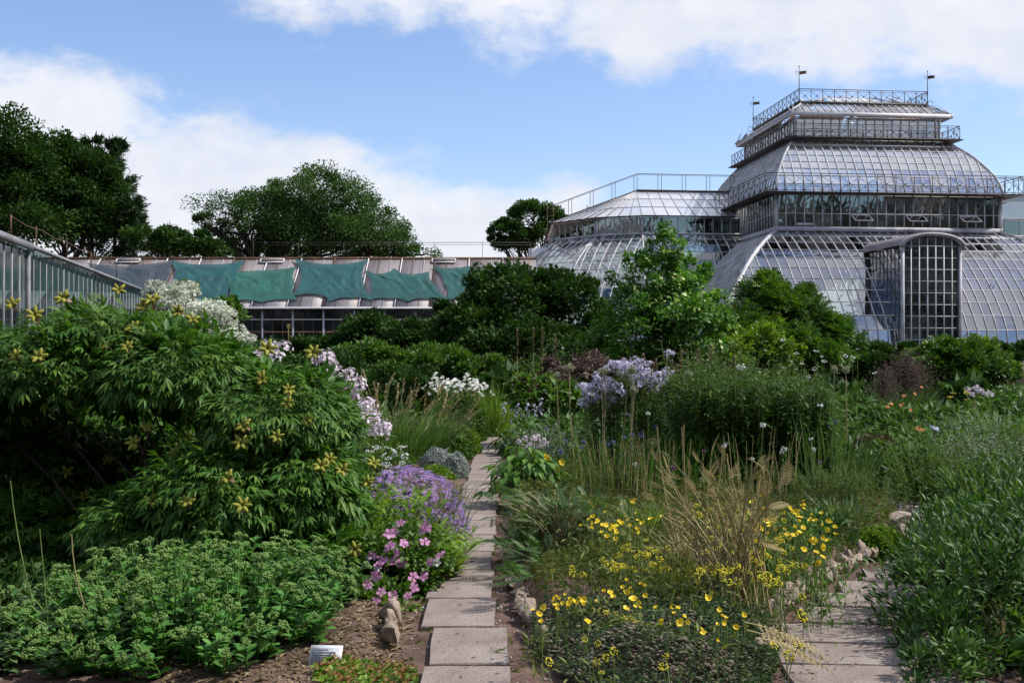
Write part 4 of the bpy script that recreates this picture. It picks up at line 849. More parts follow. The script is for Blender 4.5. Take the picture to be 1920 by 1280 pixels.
FL['aster'] = template('flower', fn_aster, [M['purple'], M['eye']], 3); FL['mallow'] = template('flower', fn_mallow, M['pink'], 3); FL['whitemallow'] = template('flower', fn_mallow, M['white'], 2); FL['prim'] = template('flower', fn_primrose, M['yellow'], 8)
FL['yumbel'] = template('flower_head', fn_umbel, [M['yellow_umbel'], M['stem']], 3); FL['wumbel'] = template('flower_head', fn_umbel, [M['white'], M['stem']], 3); FL['allium'] = template('seed_head', fn_allium, M['allium'], 2); FL['dryallium'] = template('seed_head', fn_allium, M['straw'], 2)
FL['thistle'] = template('flower_head', fn_thistle, M['blue'], 2); FL['spike'] = template('seed_spike', fn_spike, M['brown'], 3); FL['dark'] = template('flower_head', fn_thistle, M['violet_dark'], 2); FL['orange'] = template('flower', fn_mallow, M['orange'], 2); FL['red'] = template('flower', fn_daisy, [M['red'], M['red']], 2); FL['pinkhead'] = template('flower_head', fn_phlox, M['pinklilac'], 2)
FL['whead'] = template('flower_head', fn_phlox, M['white'], 2)
def upish(n, s=.35, c=(0, -.25, 1)): return norm(np.array(c, float) + rng.normal(0, s, (n, 3)))
def stalk_thing(name, label, cat, px, ptop, pbase, Y, head=None, hs=.045, mat='straw', r=.007, group=None, lean=0., headname=None):
    """one tall stalk with a head; lean = pixels between foot and head"""
    z0 = float(gz(gx(px + lean, Y), Y)); top = at(px, ptop, Y); base = np.array([gx(px + lean, Y), Y, z0 - .02]); root = thing(name, label, cat, tuple(base), group); mb = MB(); mid = base * .5 + top * .5 + np.array([lean * -.0006 * Y * .3 + rng.normal(0, .012), 0, .03])
    t = np.linspace(0, 1, 7)[:, None]; P = base * (1 - t) ** 2 + mid * 2 * t * (1 - t) + top * t * t; tubes(mb, [P], np.linspace(r, r * .55, 7)[None], 5, rng.uniform(.3, .8)); mb.build('stalk', M[mat], root)
    if head: inst(root, headname or 'seed_head', FL[head], [top + (0, 0, hs * .5)], [top - mid], hs)
    return root
def stuff(name, mb, mat, label): o = mb.build(name, M[mat] if isinstance(mat, str) else mat); tag(o, label, None, None, 'stuff'); return o

# ------------------------------------------------------------------ trees behind the greenhouses
def B(px, py, Y, rx, ry, rz=None, d=None): return (gx(px, Y), Y, gzp(py, Y), rx / F * Y, (d if d else rx) / F * Y, (rz or ry) / F * Y) if False else (gx(px, Y), Y, gzp(py, Y), rx / F * Y, rx / F * Y if d is None else d, ry / F * Y)
tree('broad_tree', 'dark green broad tree at the left edge, tallest of the left woods', (gx(10, 70), 70, 0), 3, [B(0, 290, 70, 75, 80), B(-60, 330, 70, 90, 100), B(40, 330, 70, 60, 60), B(20, 420, 70, 110, 80)], 42000, L2W, .22, 'dark_leaf', r=.4, sub=40, spread=.36, group='trees of the left woods')
tree('broad_tree', 'rounded dark tree second from the left edge above the side greenhouse', (gx(130, 73), 73, 0), 3, [B(105, 310, 73, 55, 50), B(150, 350, 73, 70, 65), B(90, 400, 73, 90, 75), B(180, 420, 73, 70, 60)], 42000, L2W, .22, 'dark_leaf', r=.4, sub=40, spread=.36, group='trees of the left woods')
def conifer(px, ptop, Y, wpx, label, lean=0, n=5200):
    x = gx(px, Y); H = gzp(ptop, Y); root = thing('conifer_tree', label, 'tree', (x, Y, 0), 'trees of the left woods'); mb = MB(); tubes(mb, [[(x, Y, -.2), (x, Y, H * .5), (x, Y, H)]], [[.22, .14, .02]], 7); mb.build('trunk', M['bark'], root)
    mb = MB(); k = 85; z = U(.14, .99, k); a = U(0, 6.28, k); L_ = (1 - z) ** .75 * wpx / F * Y * U(.75, 1.15, k) + .25; d = np.stack([np.cos(a), np.sin(a), U(-.12, .2, k)], -1); b0 = np.stack([np.full(k, x), np.full(k, Y), z * H], -1); P = b0[:, None] + d[:, None] * L_[:, None, None] * np.linspace(0, 1, 5)[None, :, None] + np.array([0, 0, 1.]) * (np.linspace(0, 1, 5) ** 3 * .18)[None, :, None] * L_[:, None, None]
    bm_ = MB(); tubes(bm_, P, np.linspace(.05, .012, 5)[None], 3); bm_.build('branches', M['bark'], root)
    i = rng.integers(0, k, n); t = U(.1, 1.02, n) ** .7; p = b0[i] + d[i] * (L_[i] * t)[:, None] + np.array([0, 0, 1.]) * (.18 * t ** 3 * L_[i])[:, None] + rng.normal(0, .1, (n, 3)) * (1 + L_[i] * .25)[:, None]
    leaves(mb, p, norm(d[i] + rnd(n) * .45), L2N, .38, up=.25, rand=.35); mb.build('crown', M['conifer'], root)
conifer(215, 262, 76, 95, 'tall ragged conifer with upswept branch tips right of the rounded trees', n=17000)
conifer(172, 255, 79, 85, 'dark conifer showing its spiky top between the rounded trees', n=13000)
conifer(250, 365, 72, 60, 'lower conifer leaning out at the right end of the left woods', n=9000)
conifer(318, 425, 75, 45, 'small far conifer in the gap left of the spreading tree', n=3000)
tree('low_tree', 'low dark tree above the ridge between the conifers and the spreading tree', (gx(290, 70), 70, 0), 2, [B(285, 455, 70, 50, 30), B(345, 462, 70, 55, 26), B(395, 470, 70, 40, 20)], 9000, L2W, .24, 'dark_leaf', r=.2, group='trees beyond the long roof')
tree('spreading_tree', 'big spreading tree with dark limbs showing, beyond the long greenhouse roof', (gx(505, 84), 84, 0), 5.6, [B(440, 405, 84, 75, 42), B(390, 425, 84, 40, 28), B(510, 390, 85, 60, 45), B(590, 368, 84, 68, 52), B(640, 390, 85, 76, 54), B(560, 372, 85, 60, 46), B(690, 430, 84, 70, 48), B(740, 462, 84, 55, 30), B(600, 450, 85, 120, 40), B(660, 440, 84, 90, 46), B(540, 430, 84, 70, 40), B(430, 470, 85, 60, 20), B(520, 468, 86, 60, 22), B(775, 478, 84, 45, 12)], 80000, L2W, .16, 'tree_leaf', r=.62, sub=20, spread=.4, low=-.6, inner=.03, group='trees beyond the long roof')
tree('round_tree', 'medium tree standing against the cloud just left of the palm house', (gx(1000, 96), 96, 0), 6, [B(1000, 410, 96, 42, 28), B(955, 432, 96, 38, 22), B(1040, 425, 96, 40, 40), B(985, 455, 96, 48, 26), B(935, 452, 96, 22, 12)], 26000, L2W, .19, 'tree_leaf', r=.4, sub=13, spread=.34, inner=.03, group='trees beyond the long roof')
mb = MB(); pos, nrm, C, cid = clumped([(x, U(92, 110), 2.5, 7, 4, 3.6) for x in np.arange(-60, 4, 8)] , 9000, 10, .35); leaves(mb, pos, nrm, L2W, .6, cid=cid); stuff('treeline', mb, 'dark_leaf', 'far low woods closing the view behind the long greenhouse')
mb = MB(); pos, nrm, C, cid = clumped([(x, -40 + U(-3, 3), 6, 7, 4, U(18, 25)) for x in np.arange(-80, 110, 8)] + [(x, -38, 2.5, 6, 3, 6) for x in np.arange(-82, 112, 6)], 80000, 26, .42); leaves(mb, pos, nrm, L2W, .9, cid=cid); stuff('treeline', mb, 'dark_leaf', 'woods behind the viewer that mirror in the glass of the palm house')
# plants inside the palm house, seen dimly through its panes
mb = MB(); pos, nrm, C, cid = clumped([(*uv(u, v), z, r, r, r * .9) for u, v, z, r in ((2.4, 3, 5.2, 2), (6, 3.4, 6.2, 2.4), (9.6, 3.4, 6, 2), (4, 7, 7.6, 2.6), (8.4, 8, 7.8, 2.6), (-1, 1, 3, 2), (13, 1, 3, 2), (5, -2.6, 2.6, 1.8), (1, -2.2, 2.4, 1.6), (9.5, -2.4, 2.6, 1.8))], 9000, 10, .4); leaves(mb, pos, nrm, L2N, .8, cid=cid); stuff('indoor_foliage', mb, 'dark_leaf', 'dark tropical foliage filling the palm house behind its glass')
mb = MB(); pos, nrm, C, cid = clumped([(x, 70 + .1 * x, 3.6, 2.6, 2.6, 2.8) for x in (6, 9, 12)] + [(x, 71 + .1 * x, 7.4, 1.9, 1.9, 1.9) for x in (5, 8, 11)] + [(x, 62, 1.3, 1.7, .8, 1.0) for x in np.arange(-28, 1, 3.2)], 6000, 10, .4); leaves(mb, pos, nrm, L2N, .6, cid=cid); stuff('indoor_foliage', mb, 'dark_leaf', 'potted greenery behind the panes of the long greenhouse and palm house wing')

# ------------------------------------------------------------------ shrubs of the middle distance
G_SH = 'shrubs between the flower beds and the greenhouses'
shrub('large_bush', 'largest dark bush, dome shaped, in front of the gap between long greenhouse and palm house', 'shrub', [B(960, 570, 33, 105, 75), B(1060, 580, 33, 85, 70), B(900, 630, 32, 95, 60), B(1010, 660, 31, 130, 55), B(1110, 650, 32, 60, 60)], 34000, L2W, .13, 'dark_leaf', 26, .32, G_SH)
shrub('low_bush', 'wide low dark bush in front of the yellow cards and window posts', 'shrub', [B(700, 640, 36, 70, 45), B(790, 655, 35, 80, 50), B(600, 670, 36, 60, 40), B(850, 640, 36, 60, 50), B(860, 590, 37, 40, 30)], 24000, L2W, .13, 'dark_leaf', 22, .32, G_SH)
shrub('low_bush', 'mid green bush with light tips left of the golden plumes', 'shrub', [B(700, 690, 29, 90, 40), B(800, 690, 29, 90, 38), B(880, 700, 28, 60, 34)], 18000, L2W, .1, 'green', 22, .3, G_SH, low=-.1)
shrub('low_bush', 'dark bush closing the view left of the grass with pale seed heads', 'shrub', [B(620, 715, 25, 90, 50), B(740, 725, 24, 80, 40), B(480, 690, 27, 80, 50)], 18000, L2W, .09, 'dark_leaf', 22, .32, G_SH)
tulip = [B(1245, 478, 27, 40, 50), B(1215, 530, 27, 70, 52), B(1290, 540, 27.4, 58, 52), B(1188, 590, 27, 66, 52), B(1308, 590, 27, 60, 52), B(1250, 600, 26.4, 80, 60), B(1170, 640, 27, 70, 46), B(1280, 650, 27, 90, 40), B(1250, 440, 27, 14, 20)]
root, pos = shrub('young_tree', 'bright green young tree with sunlit flecks painted in as pale leaves in front of the palm house', 'tree', tulip, 19000, LOV, .1, 'bright', 20, .3, up=.1, rand=.7)
i = rng.choice(len(pos), 600, replace=False); i = i[pos[i, 1] < 26.7]; mb = MB(); leaves(mb, pos[i] + np.array([0, -.12, .02]), norm(rnd(len(i)) + np.array([.3, -.6, .5])), LOV, .135, tint=U(.2, .9, len(i))); mb.build('sun_fleck_leaves', M['variegated_and_lit'], root)  # paler leaf colour paints in undersides lit white by the sun
shrub('feathery_shrub', 'feathery dark green shrub right of the bright young tree', 'shrub', [B(1430, 590, 30, 70, 55), B(1500, 600, 30, 60, 50), B(1440, 545, 30, 30, 26), B(1500, 570, 30.4, 34, 26), B(1540, 640, 30, 60, 45), B(1400, 640, 29, 70, 50), B(1480, 665, 29, 90, 40)], 13000, T_PINN, .19, 'green', 17, .3, G_SH)
shrub('feathery_shrub', 'yellowish green shrub tucked below the feathery dark one', 'shrub', [B(1420, 650, 27.5, 60, 38), B(1370, 670, 27, 50, 30), B(1470, 670, 27.5, 40, 26)], 5000, L2W, .1, 'lime', 18, .3, G_SH)
shrub('round_shrub', 'rounded dense green shrub on the right before the palm house glass', 'shrub', [B(1800, 690, 31, 95, 50), B(1770, 668, 31, 50, 30), B(1860, 705, 31, 55, 34), B(1815, 655, 31.3, 45, 22)], 22000, L2W, .1, 'green', 34, .22, G_SH, low=-.05)
shrub('hedge', 'dark hedge along the foot of the palm house right of its porch', 'hedge', [B(px, 668, 46, 42, 24) for px in range(1640, 2000, 60)], 16000, L2W, .15, 'dark_leaf', 12, .34, G_SH)
shrub('hedge', 'dark hedge along the foot of the palm house left of its porch', 'hedge', [B(px, 672, 46, 42, 22) for px in range(1380, 1640, 60)], 8000, L2W, .2, 'dark_leaf', 12, .34, G_SH)
shrub('hedge', 'dark hedge at the foot of the long greenhouse behind the white shrub', 'hedge', [B(px, 668, 42, 50, 22) for px in range(300, 640, 70)], 7000, L2W, .2, 'dark_leaf', 12, .34, G_SH)
shrub('hedge', 'dark low hedge behind the meadow flowers in the centre right', 'hedge', [B(px, 700, 34, 60, 34) for px in range(1080, 1700, 80)], 26000, L2W, .12, 'dark_leaf', 12, .34, G_SH)
shrub('white_shrub', 'frothy white-leaved shrub behind the tree peony', 'shrub', [B(330, 575, 12.4, 50, 36), B(390, 605, 12.2, 52, 38), B(298, 548, 12.5, 28, 22), B(345, 550, 12.4, 26, 22), B(425, 645, 12, 40, 28), B(350, 650, 12.2, 60, 36), B(440, 622, 12.2, 22, 14), B(290, 590, 12.4, 24, 30), B(455, 640, 12, 22, 18)], 13000, L2W, .032, 'cream', 40, .2, low=-.3)
root, _ = shrub('green_shrub', 'fresh green shrub mixed into the right side of the white one', 'shrub', [B(410, 590, 12.6, 42, 26), B(350, 545, 12.8, 22, 14), B(440, 580, 12.7, 16, 20)], 1600, LOV, .06, 'green', 22, .24)

# ------------------------------------------------------------------ tree peony
def build_peony():
    bl = [B(110, 690, 9.3, 185, 100, d=.8), B(330, 700, 9.1, 150, 100, d=.75), B(520, 775, 8.9, 150, 92, d=.7), B(585, 915, 8.7, 105, 125, d=.6), B(420, 930, 8.5, 165, 125, d=.6), B(270, 985, 8.6, 130, 90, d=.5), B(-90, 720, 9.3, 190, 130, d=.8), B(625, 1065, 8.2, 90, 85, d=.4), B(215, 615, 9.4, 140, 45, d=.7)]
    bl += [B(60, 1010, 9.4, 170, 95, d=.5), B(20, 880, 9.9, 230, 140, d=.5)]
    root = thing('tree_peony', 'huge tree peony bush with fingered leaves and yellow star-shaped seed pods, filling the left side', 'shrub', (-2.3, 8.9, .07))
    w = np.array([1.25, 1.2, 1.2, 1.0, 1.25, .9, .9, .6, .7, .9, 1.2]); P, Nn = [], []
    for b, k in zip(bl, w):
        n = int(640 * k); d = norm(rnd(n * 3)); d = d[(d[:, 2] > -.55) & (d[:, 1] < .75)][:n]; rr = np.clip(1.02 - np.abs(rng.normal(0, .2, len(d))), .3, 1.05)[:, None]; P.append(np.array(b[:3]) + d * np.array(b[3:6]) * rr - d * .16); Nn.append(d)
    P, Nn = np.concatenate(P), np.concatenate(Nn); n = len(P); k = rng.integers(0, 3, n); P[:, 2] = np.maximum(P[:, 2], .12)
    fwd = norm(Nn * np.array([1, 1, .55]) + rnd(n) * .5 + np.array([0, -.12, -.12])); up = norm(np.array([0, -.15, 1.]) + Nn * .5 + rnd(n) * .25); size = U(.17, .29, n)
    front = Nn[:, 1] * -1 + (P[:, 2] - .8) * .25 + rng.normal(0, .15, n); px = 960 + F * P[:, 0] / P[:, 1]; front[px < -40] -= 5; own = set(np.argsort(-front)[:290].tolist()); rest = [i for i in range(n) if i not in own]
    shared = []
    for T in T_PEONY:
        for t in (.2, .45, .75): mb = MB(); mb.add(T[0], T[1], np.clip(t + np.repeat(rng.normal(0, .12, len(T[1]) // 6 + 1), 6)[:len(T[1])], 0, 1)); shared.append(mb.mesh('leaf', M['peony']))
    R = frames(fwd, up)
    for i in own:
        o = bpy.data.objects.new('leaf', shared[k[i] * 3 + rng.integers(3)]); COL.objects.link(o); o.parent = root; m4 = Matrix([[*(R[i, r] * size[i]), 0] for r in range(3)] + [[0, 0, 0, 1]]); o.matrix_basis = Matrix.Translation(Vector(P[i] - np.array(parent_world(root)))) @ m4
    mb = MB(); rest = np.array(rest)
    for j in range(3): s = rest[k[rest] == j]; scatter(mb, T_PEONY[j], P[s], fwd[s], up[s], size[s], np.clip(rng.normal(.45, .2, len(s)), 0, 1))
    tag(mb.build('foliage', M['peony'], root), kind='stuff'); mb = MB(); ip, inn, ic, ii = clumped([(b[0], b[1] + .12, b[2] - .04, b[3] * .82, b[4] * .8, b[5] * .82) for b in bl + [B(230, 850, 9.9, 190, 120, d=.4), B(60, 830, 9.9, 190, 120, d=.4)]], 22000, 14, .4, low=-.8, inner=.35); ip[:, 2] = np.maximum(ip[:, 2], .08); leaves(mb, ip, inn, L2, .13, tint=U(0, .5, len(ip)), droop=.5); tag(mb.build('inner_foliage', M['peony'], root), kind='stuff')  # inner leaves tinted darker, shade of the hollow put into their colour
    mb = MB(); q = P[::260]; s = np.stack([-2.4 + rng.normal(0, .5, len(q)), 9.0 + rng.normal(0, .2, len(q)), np.full(len(q), .0)], -1); tubes(mb, arcs(s, q - (0, 0, .05), 6), np.linspace(.016, .004, 6)[None], 5); mb.build('branches', M['bark'], root)
    pods = [(250, 617), (200, 650), (270, 575), (120, 560), (65, 592), (25, 572), (75, 672), (285, 565), (30, 668), (240, 652), (490, 712), (540, 732), (541, 757), (275, 803), (350, 820), (330, 848), (253, 830), (458, 800), (453, 832), (520, 820), (125, 885), (160, 930), (205, 862), (287, 940), (353, 943), (455, 948), (428, 897), (602, 875), (617, 862), (642, 882), (690, 905), (668, 955), (667, 1030), (588, 662), (502, 655), (360, 600), (335, 585), (222, 545), (580, 790), (700, 870)]
    pos, ax = [], []
    for x, y in pods:
        d = depth_at(x, y, P) or 8.8; pos.append(at(x, y, d - .22)); ax.append(norm(np.array([rng.normal(0, .3), -.75, .65 + rng.normal(0, .2)])))
    inst(root, 'seed_pod', FL['pod'], pos, ax, U(.062, .084, len(pos)))
    return P
build_peony()

# ------------------------------------------------------------------ left border, front
def build_sedum():
    root = thing('stonecrop', 'broad clump of pale green budding stonecrop in the left foreground beside the plant label', 'plant', (-1.75, 6.8, .07)); n = 420
    X = U(-2.55, -1.0, n); Y = 5.7 + U(0, 1, n) * 1.95; X += (Y - 6.1) * .02; ok = ((np.abs((X + 1.77) / .76) ** 2.6 + np.abs((Y - 6.68) / .95) ** 2.6) < 1) & (X < -1.06 - .2 * (Y < 6.35)); X, Y = X[ok], Y[ok]; n = len(X); b = np.stack([X, Y, gz(X, Y) - .02], -1); e = np.hypot((X + 1.77) / .76, (Y - 6.68) / .95); h = U(.22, .45, n) * (1.08 - .42 * np.clip(e, 0, 1.2) ** 2) + (Y - 6.2) * .07
    tip = b + np.stack([(X + 1.77) * .22 + rng.normal(0, .04, n), (Y - 6.9) * .18 + rng.normal(0, .04, n), h], -1); P = arcs(b, tip, 5); mb = MB(); tubes(mb, P, np.linspace(.006, .004, 5)[None], 4, U(.3, .8, n)); mb.build('stems', M['sedumhead'], root)
    per = 17; mb = MB(); t = U(.08, .93, (n, per)) * 4; i = np.minimum(t.astype(int), 3); f = (t - i)[..., None]; ar = np.arange(n)[:, None]; p = (P[ar, i] * (1 - f) + P[ar, i + 1] * f).reshape(-1, 3); k = len(p); a = U(0, 6.28, k); scatter(mb, leafn(.3, .07, .1, (.6, 1, .95)), p, np.stack([np.cos(a), np.sin(a), U(.1, .9, k)], -1), (0, 0, 1), .085 * (1.1 - .55 * t.ravel() / 4) * U(.8, 1.2, k), np.clip(rng.normal(.5, .2, k), 0, 1)); mb.build('foliage', M['sedum'], root)
    tip_, b_ = tip[:295], b[:295]; n = len(tip_); inst(root, 'flower_head', FL['sedum'], tip_, norm(tip_ - b_ + rnd(n) * .1), U(.036, .056, n))
build_sedum()
def build_label():
    c = at(611, 1229, 6.02); root = thing('plant_label', 'white plant name plate with a grey inscription on a short stake beside the stonecrop', 'plant label', (c[0], c[1], 0)); mb = MB(); y = norm(np.array([.06, .55, .83])); x = norm(np.cross(y, np.array([-.15, -.83, .55]))); x = norm(np.array([.985, -.06, .13]) - y * np.dot(y, np.array([.985, -.06, .13]))); z = np.cross(x, y)
    box(mb, c, (.165, .115, .006), ax=(x, y, z)); plate = mb.build('name_plate', M['white_plate'], root); mb = MB(); r = random.Random(3); box(mb, c + z * .0045, (.14, .09, .003), ax=(x, y, z)); mb.build('plate_panel', M['plate_grey'], plate); mb = MB()
    for j, (l, s, hh) in enumerate(((.06, -.02, .004), (.09, .0, .005), (.075, -.01, .005), (.1, .005, .008), (.095, .005, .011), (.11, 0, .004))):
        t = -l / 2 + s
        while t < l / 2 + s - .004: w = r.uniform(.004, .016); box(mb, c + z * .0075 + x * (t + w / 2) + y * (.033 - j * .0135), (w, hh * .75, .001), ax=(x, y, z)); t += w + .003
    mb.build('inscription', M['ink'], plate); mb = MB(); beam(mb, (c[0], c[1] + .02, -.1), c - z * .006, .012, .012, up=(0, 1, 0)); mb.build('stake', M['iron'], root)
M['white_plate'] = mat_noise('white_plate', (.55, .55, .6), (.68, .68, .74), 20, 4, .5, .4); M['plate_grey'] = mat_noise('plate_grey', (.3, .31, .36), (.42, .43, .48), 30, 4, .5, .4); M['blue_plate'] = mat_noise('blue_plate', (.1, .12, .2), (.17, .2, .3), 30, 3, .5, .4); M['ink'] = mat_noise('dark_lettering', (.07, .075, .11), (.12, .13, .17), 30, 2, .7)
build_label()
for pts, sd, lab in (([(-.66, 6.6), (-.68, 6.95), (-.72, 7.25)], 21, 'rough pale stones edging the left bed by the path'),):
    e = thing('stone_edging', lab, 'edging stones', (-.68, 6.9, 0)); WORLD[e.name] = (0, 0, 0); e.location = (0, 0, 0); edge_stones(e, pts, sd, .2)
e = thing('stone_edging', 'rough ochre and grey stones along the right side of the island bed', 'edging stones', (0, 0, 0)); edge_stones(e, [(1.0, 5.78), (1.3, 6.35), (1.52, 7.05), (1.86, 7.85), (2.36, 8.7), (2.9, 9.5), (3.35, 10.25)], 31, .23)
e = thing('stone_edging', 'half buried shaded stones on the left side of the island bed', 'edging stones', (0, 0, 0)); edge_stones(e, [(.75, 5.6), (.4, 5.95), (.2, 6.6), (.08, 7.4), (.0, 8.2)], 41, .14)
for x, y, s, lab in ((3.85, 10.2, (.42, .3, .3), 'big pale boulder at the far bend of the curving path'), (3.45, 10.75, (.3, .24, .2), 'smaller pale rock left of the boulder at the bend'), (-.46, 22.6, (.34, .3, .16), 'flat light stone where the straight path ends')):
    o = rock('rock', None, (x, y, .1), s, .4, int(x * 77 + 500)); o.name = 'garden_rock'; tag(o, lab, 'rock')

def region(n, x0, x1, y0, y1, keep):
    x, y = U(x0, x1, n), U(y0, y1, n) ; k = keep(x, y); return x[k], y[k]
def off_path(x, y, m=.0):
    rp = np.array([(1.74, 5.2), (1.83, 6.36), (2.2, 7.27), (2.66, 8.1), (3.2, 8.84), (3.93, 9.52), (4.6, 10.0), (6, 10.6)]); d = np.full(np.shape(x), 9.)
    for a, b in zip(rp[:-1], rp[1:]): e_ = b - a; t = np.clip(((x - a[0]) * e_[0] + (y - a[1]) * e_[1]) / (e_ @ e_), 0, 1); d = np.minimum(d, np.hypot(x - a[0] - t * e_[0], y - a[1] - t * e_[1]))
    return ~((x > -.72 - m) & (x < (-.02 + m) + np.clip(6.8 - y, 0, 2) * .3) & (y < 24)) & (d > .62 + m)
mb = MB(); x, y = region(1300, -.98, -.4, 5.45, 6.25, lambda x, y: (np.hypot((x + .69) / .27, (y - 5.84) / .34) < 1) & (x < -.47)); p = np.stack([x, y, gz(x, y) + U(0, .04, len(x))], -1); scatter(mb, T_ROS, p, rnd(len(x)) * .3 + (0, 1, .2), (0, 0, 1), U(.015, .032, len(x)), U(0, 1, len(x))); stuff('ground_cover', mb, 'lime', 'low yellow green ground cover in front of the plant label')
mb = MB(); i = rng.choice(len(x), 240); scatter(mb, T_ROS, p[i] + (0, 0, .025), rnd(240) * .3 + (0, 1, .2), (0, 0, 1), U(.012, .022, 240), U(0, 1, 240)); stuff('ground_cover', mb, 'rust', 'rusty orange tips scattered over the ground cover by the label')
root, tip = stemclump('hosta', 'low dark leaved plant with silvery blotches in the bottom left corner', 'plant', -2.75, 6.25, .4, .7, 150, .24, LOV, .085, 9, 'bluegreen', lean=.5, up=.2)
for px, pt, pb, lab, ln in ((20, 900, 1240, 'fine green grass stalk arching at the far left edge', 70), (75, 990, 1200, 'thin seeding stalk left of the stonecrop', 20), (135, 1000, 1280, 'pale bent stalk leaning over the stonecrop', 60), (75, 1175, 1290, 'short straw coloured broken stalk at the bottom left', 25)):
    stalk_thing('grass_stalk', lab, 'grass stalk', px, pt, pb, 6.3, mat='straw' if 'pale' in lab or 'straw' in lab else 'stem', r=.005, lean=ln, group='loose stalks by the stonecrop')
grassclump('grass_tuft', 'thin pale grass tuft at the bottom left corner', -2.75, 6.05, .12, 60, .35, .005, 'straw', .5, .6)
# mallow, asters and companions
root, pos = shrub('mallow', 'mallow clump with pink five petalled flowers at the path edge', 'flowering plant', [B(755, 1040, 8.3, 80, 60, d=.35), B(735, 1100, 8.1, 75, 50, d=.3), B(715, 1130, 7.8, 70, 36, d=.3), B(680, 1080, 8.2, 50, 55, d=.3), B(785, 1085, 8.3, 50, 45, d=.3)], 5200, LOV, .042, 'green', 16, .34)
pts = [(745, 1035), (727, 1028), (755, 1055), (720, 1050), (733, 1022), (757, 1015), (700, 1042), (705, 1078), (777, 1100), (715, 1108), (740, 1052), (806, 1052), (793, 992), (800, 988), (730, 1000), (752, 980), (775, 1080), (795, 1080), (690, 1095), (765, 1115), (710, 1060), (736, 1118), (706, 1125), (757, 1020), (826, 1040), (797, 1015), (740, 995)]
inst(root, 'flower', FL['mallow'], [at(a, b, (depth_at(a, b, pos) or 8.1) - .07) for a, b in pts], upish(len(pts), .4, (0, -1, .5)), U(.03, .046, len(pts)))
inst(root, 'flower', FL['whitemallow'], [at(a, b, (depth_at(a, b, pos) or 8.1) - .03) for a, b in [(687, 1058), (655, 1070), (708, 1062), (819, 1053), (690, 1045)]], upish(5, .3, (0, -1, .5)), .036, )
root, tip = stemclump('lance_leaf_plant', 'clump of upright yellow green lance leaves beside the mallow at the path', 'plant', -.64, 8.75, .2, .5, 110, .34, LLAN, .2, 7, 'lime', lean=.4, up=.7, r=.003, leaf_t=(.05, .9))
root, tip = stemclump('lance_leaf_plant', 'clump of fresh green lance leaves behind the pink mallow', 'plant', -1.1, 9.3, .35, .3, 70, .5, LLAN, .2, 8, 'lime', lean=.3, up=.7, r=.003)
root, tip = stemclump('aster', 'low mound of purple asters spilling towards the path', 'flowering plant', -.86, 10.3, .46, .7, 240, .52, L2N, .06, 8, 'green', lean=.3, r=.003, hvar=.08)
d = norm(rnd(3000)); d = d[(d[:, 2] > .12) & (d[:, 1] < .55) & (d[:, 2] + .5 * d[:, 0] - .2 * d[:, 1] > .45)][:560]; q = np.array([-.9, 10.35, .02]) + d * np.array([.52, .66, .6]) * U(.93, 1.05, (len(d), 1)); q = q[np.argsort(q[:, 1])]
inst(root, 'flower', FL['aster'], q[:290], upish(290, .3, (.15, -.5, 1)), U(.028, .042, 290))
mb = MB(); r_ = q[290:]; [scatter(mb, leaf2(.16, .02, .12), np.tile(c, (10, 1)), np.stack([np.cos(np.arange(10) * .63), np.sin(np.arange(10) * .63), np.full(10, .1)], -1), (0, 0, 1), .035, rng.uniform(.2, .9)) for c in r_]; tag(mb.build('far_flowers', M['purple'], root), kind='stuff')
inst(root, 'flower', FL['pinkhead'], [over(a, b, .2, 0) for a, b in ((782, 948), (818, 950), (823, 962), (822, 972), (838, 953))], upish(5), .022)
def phloxclump(label, pts, Y, hs, key, stem_n=40, name='phlox', leafmat='green', foot=None):
    P = np.array([at(a, b, Y + rng.uniform(-.2, .2)) for a, b in pts]); X = P[:, 0].mean(); root = thing(name, label, 'flowering plant', (X, Y, 0)); b = P * np.array([1, 1, 0]) * np.array([.75, 1, 1]) + np.array([X * .25, .05, 0]); b[:, 2] = gz(b[:, 0], b[:, 1]) - .02; A = arcs(b, P, 6); mb = MB(); tubes(mb, A, .004, 3, .5); mb.build('stems', M['stem'], root)
    per = 26; t = U(.1, .93, (len(P), per)) * 5; i = np.minimum(t.astype(int), 4); f = (t - i)[..., None]; ar = np.arange(len(P))[:, None]; p = (A[ar, i] * (1 - f) + A[ar, i + 1] * f).reshape(-1, 3); k = len(p); a = U(0, 6.28, k); mb = MB(); scatter(mb, LLAN, p + rnd(k) * .015, np.stack([np.cos(a), np.sin(a), U(0, .7, k)], -1), (0, 0, 1), U(.08, .13, k), U(.1, .9, k)); mb.build('foliage', M[leafmat], root)
    inst(root, 'flower_head', FL[key], P, upish(len(P), .2, (0, -.2, 1)), hs * U(.75, 1.2, len(P))); return root
phloxclump('tall pale pink phlox rising behind the right shoulder of the tree peony', [(505, 650), (517, 668), (480, 672), (495, 680), (612, 672), (622, 690), (610, 703), (598, 675), (655, 702), (660, 735), (664, 748), (680, 765), (693, 778), (702, 790), (690, 760), (712, 808), (700, 812), (633, 705), (668, 720), (428, 690), (410, 683), (455, 678), (720, 800), (676, 785), (530, 655)], 9.85, .078, 'phlox')
shrub('white_flower_plant', 'loose plant with small white flower clusters between phlox and asters', 'flowering plant', [B(715, 865, 12, 55, 40, d=.35), B(680, 880, 12, 40, 45, d=.3)], 900, LLAN, .08, 'green', 14, .34)
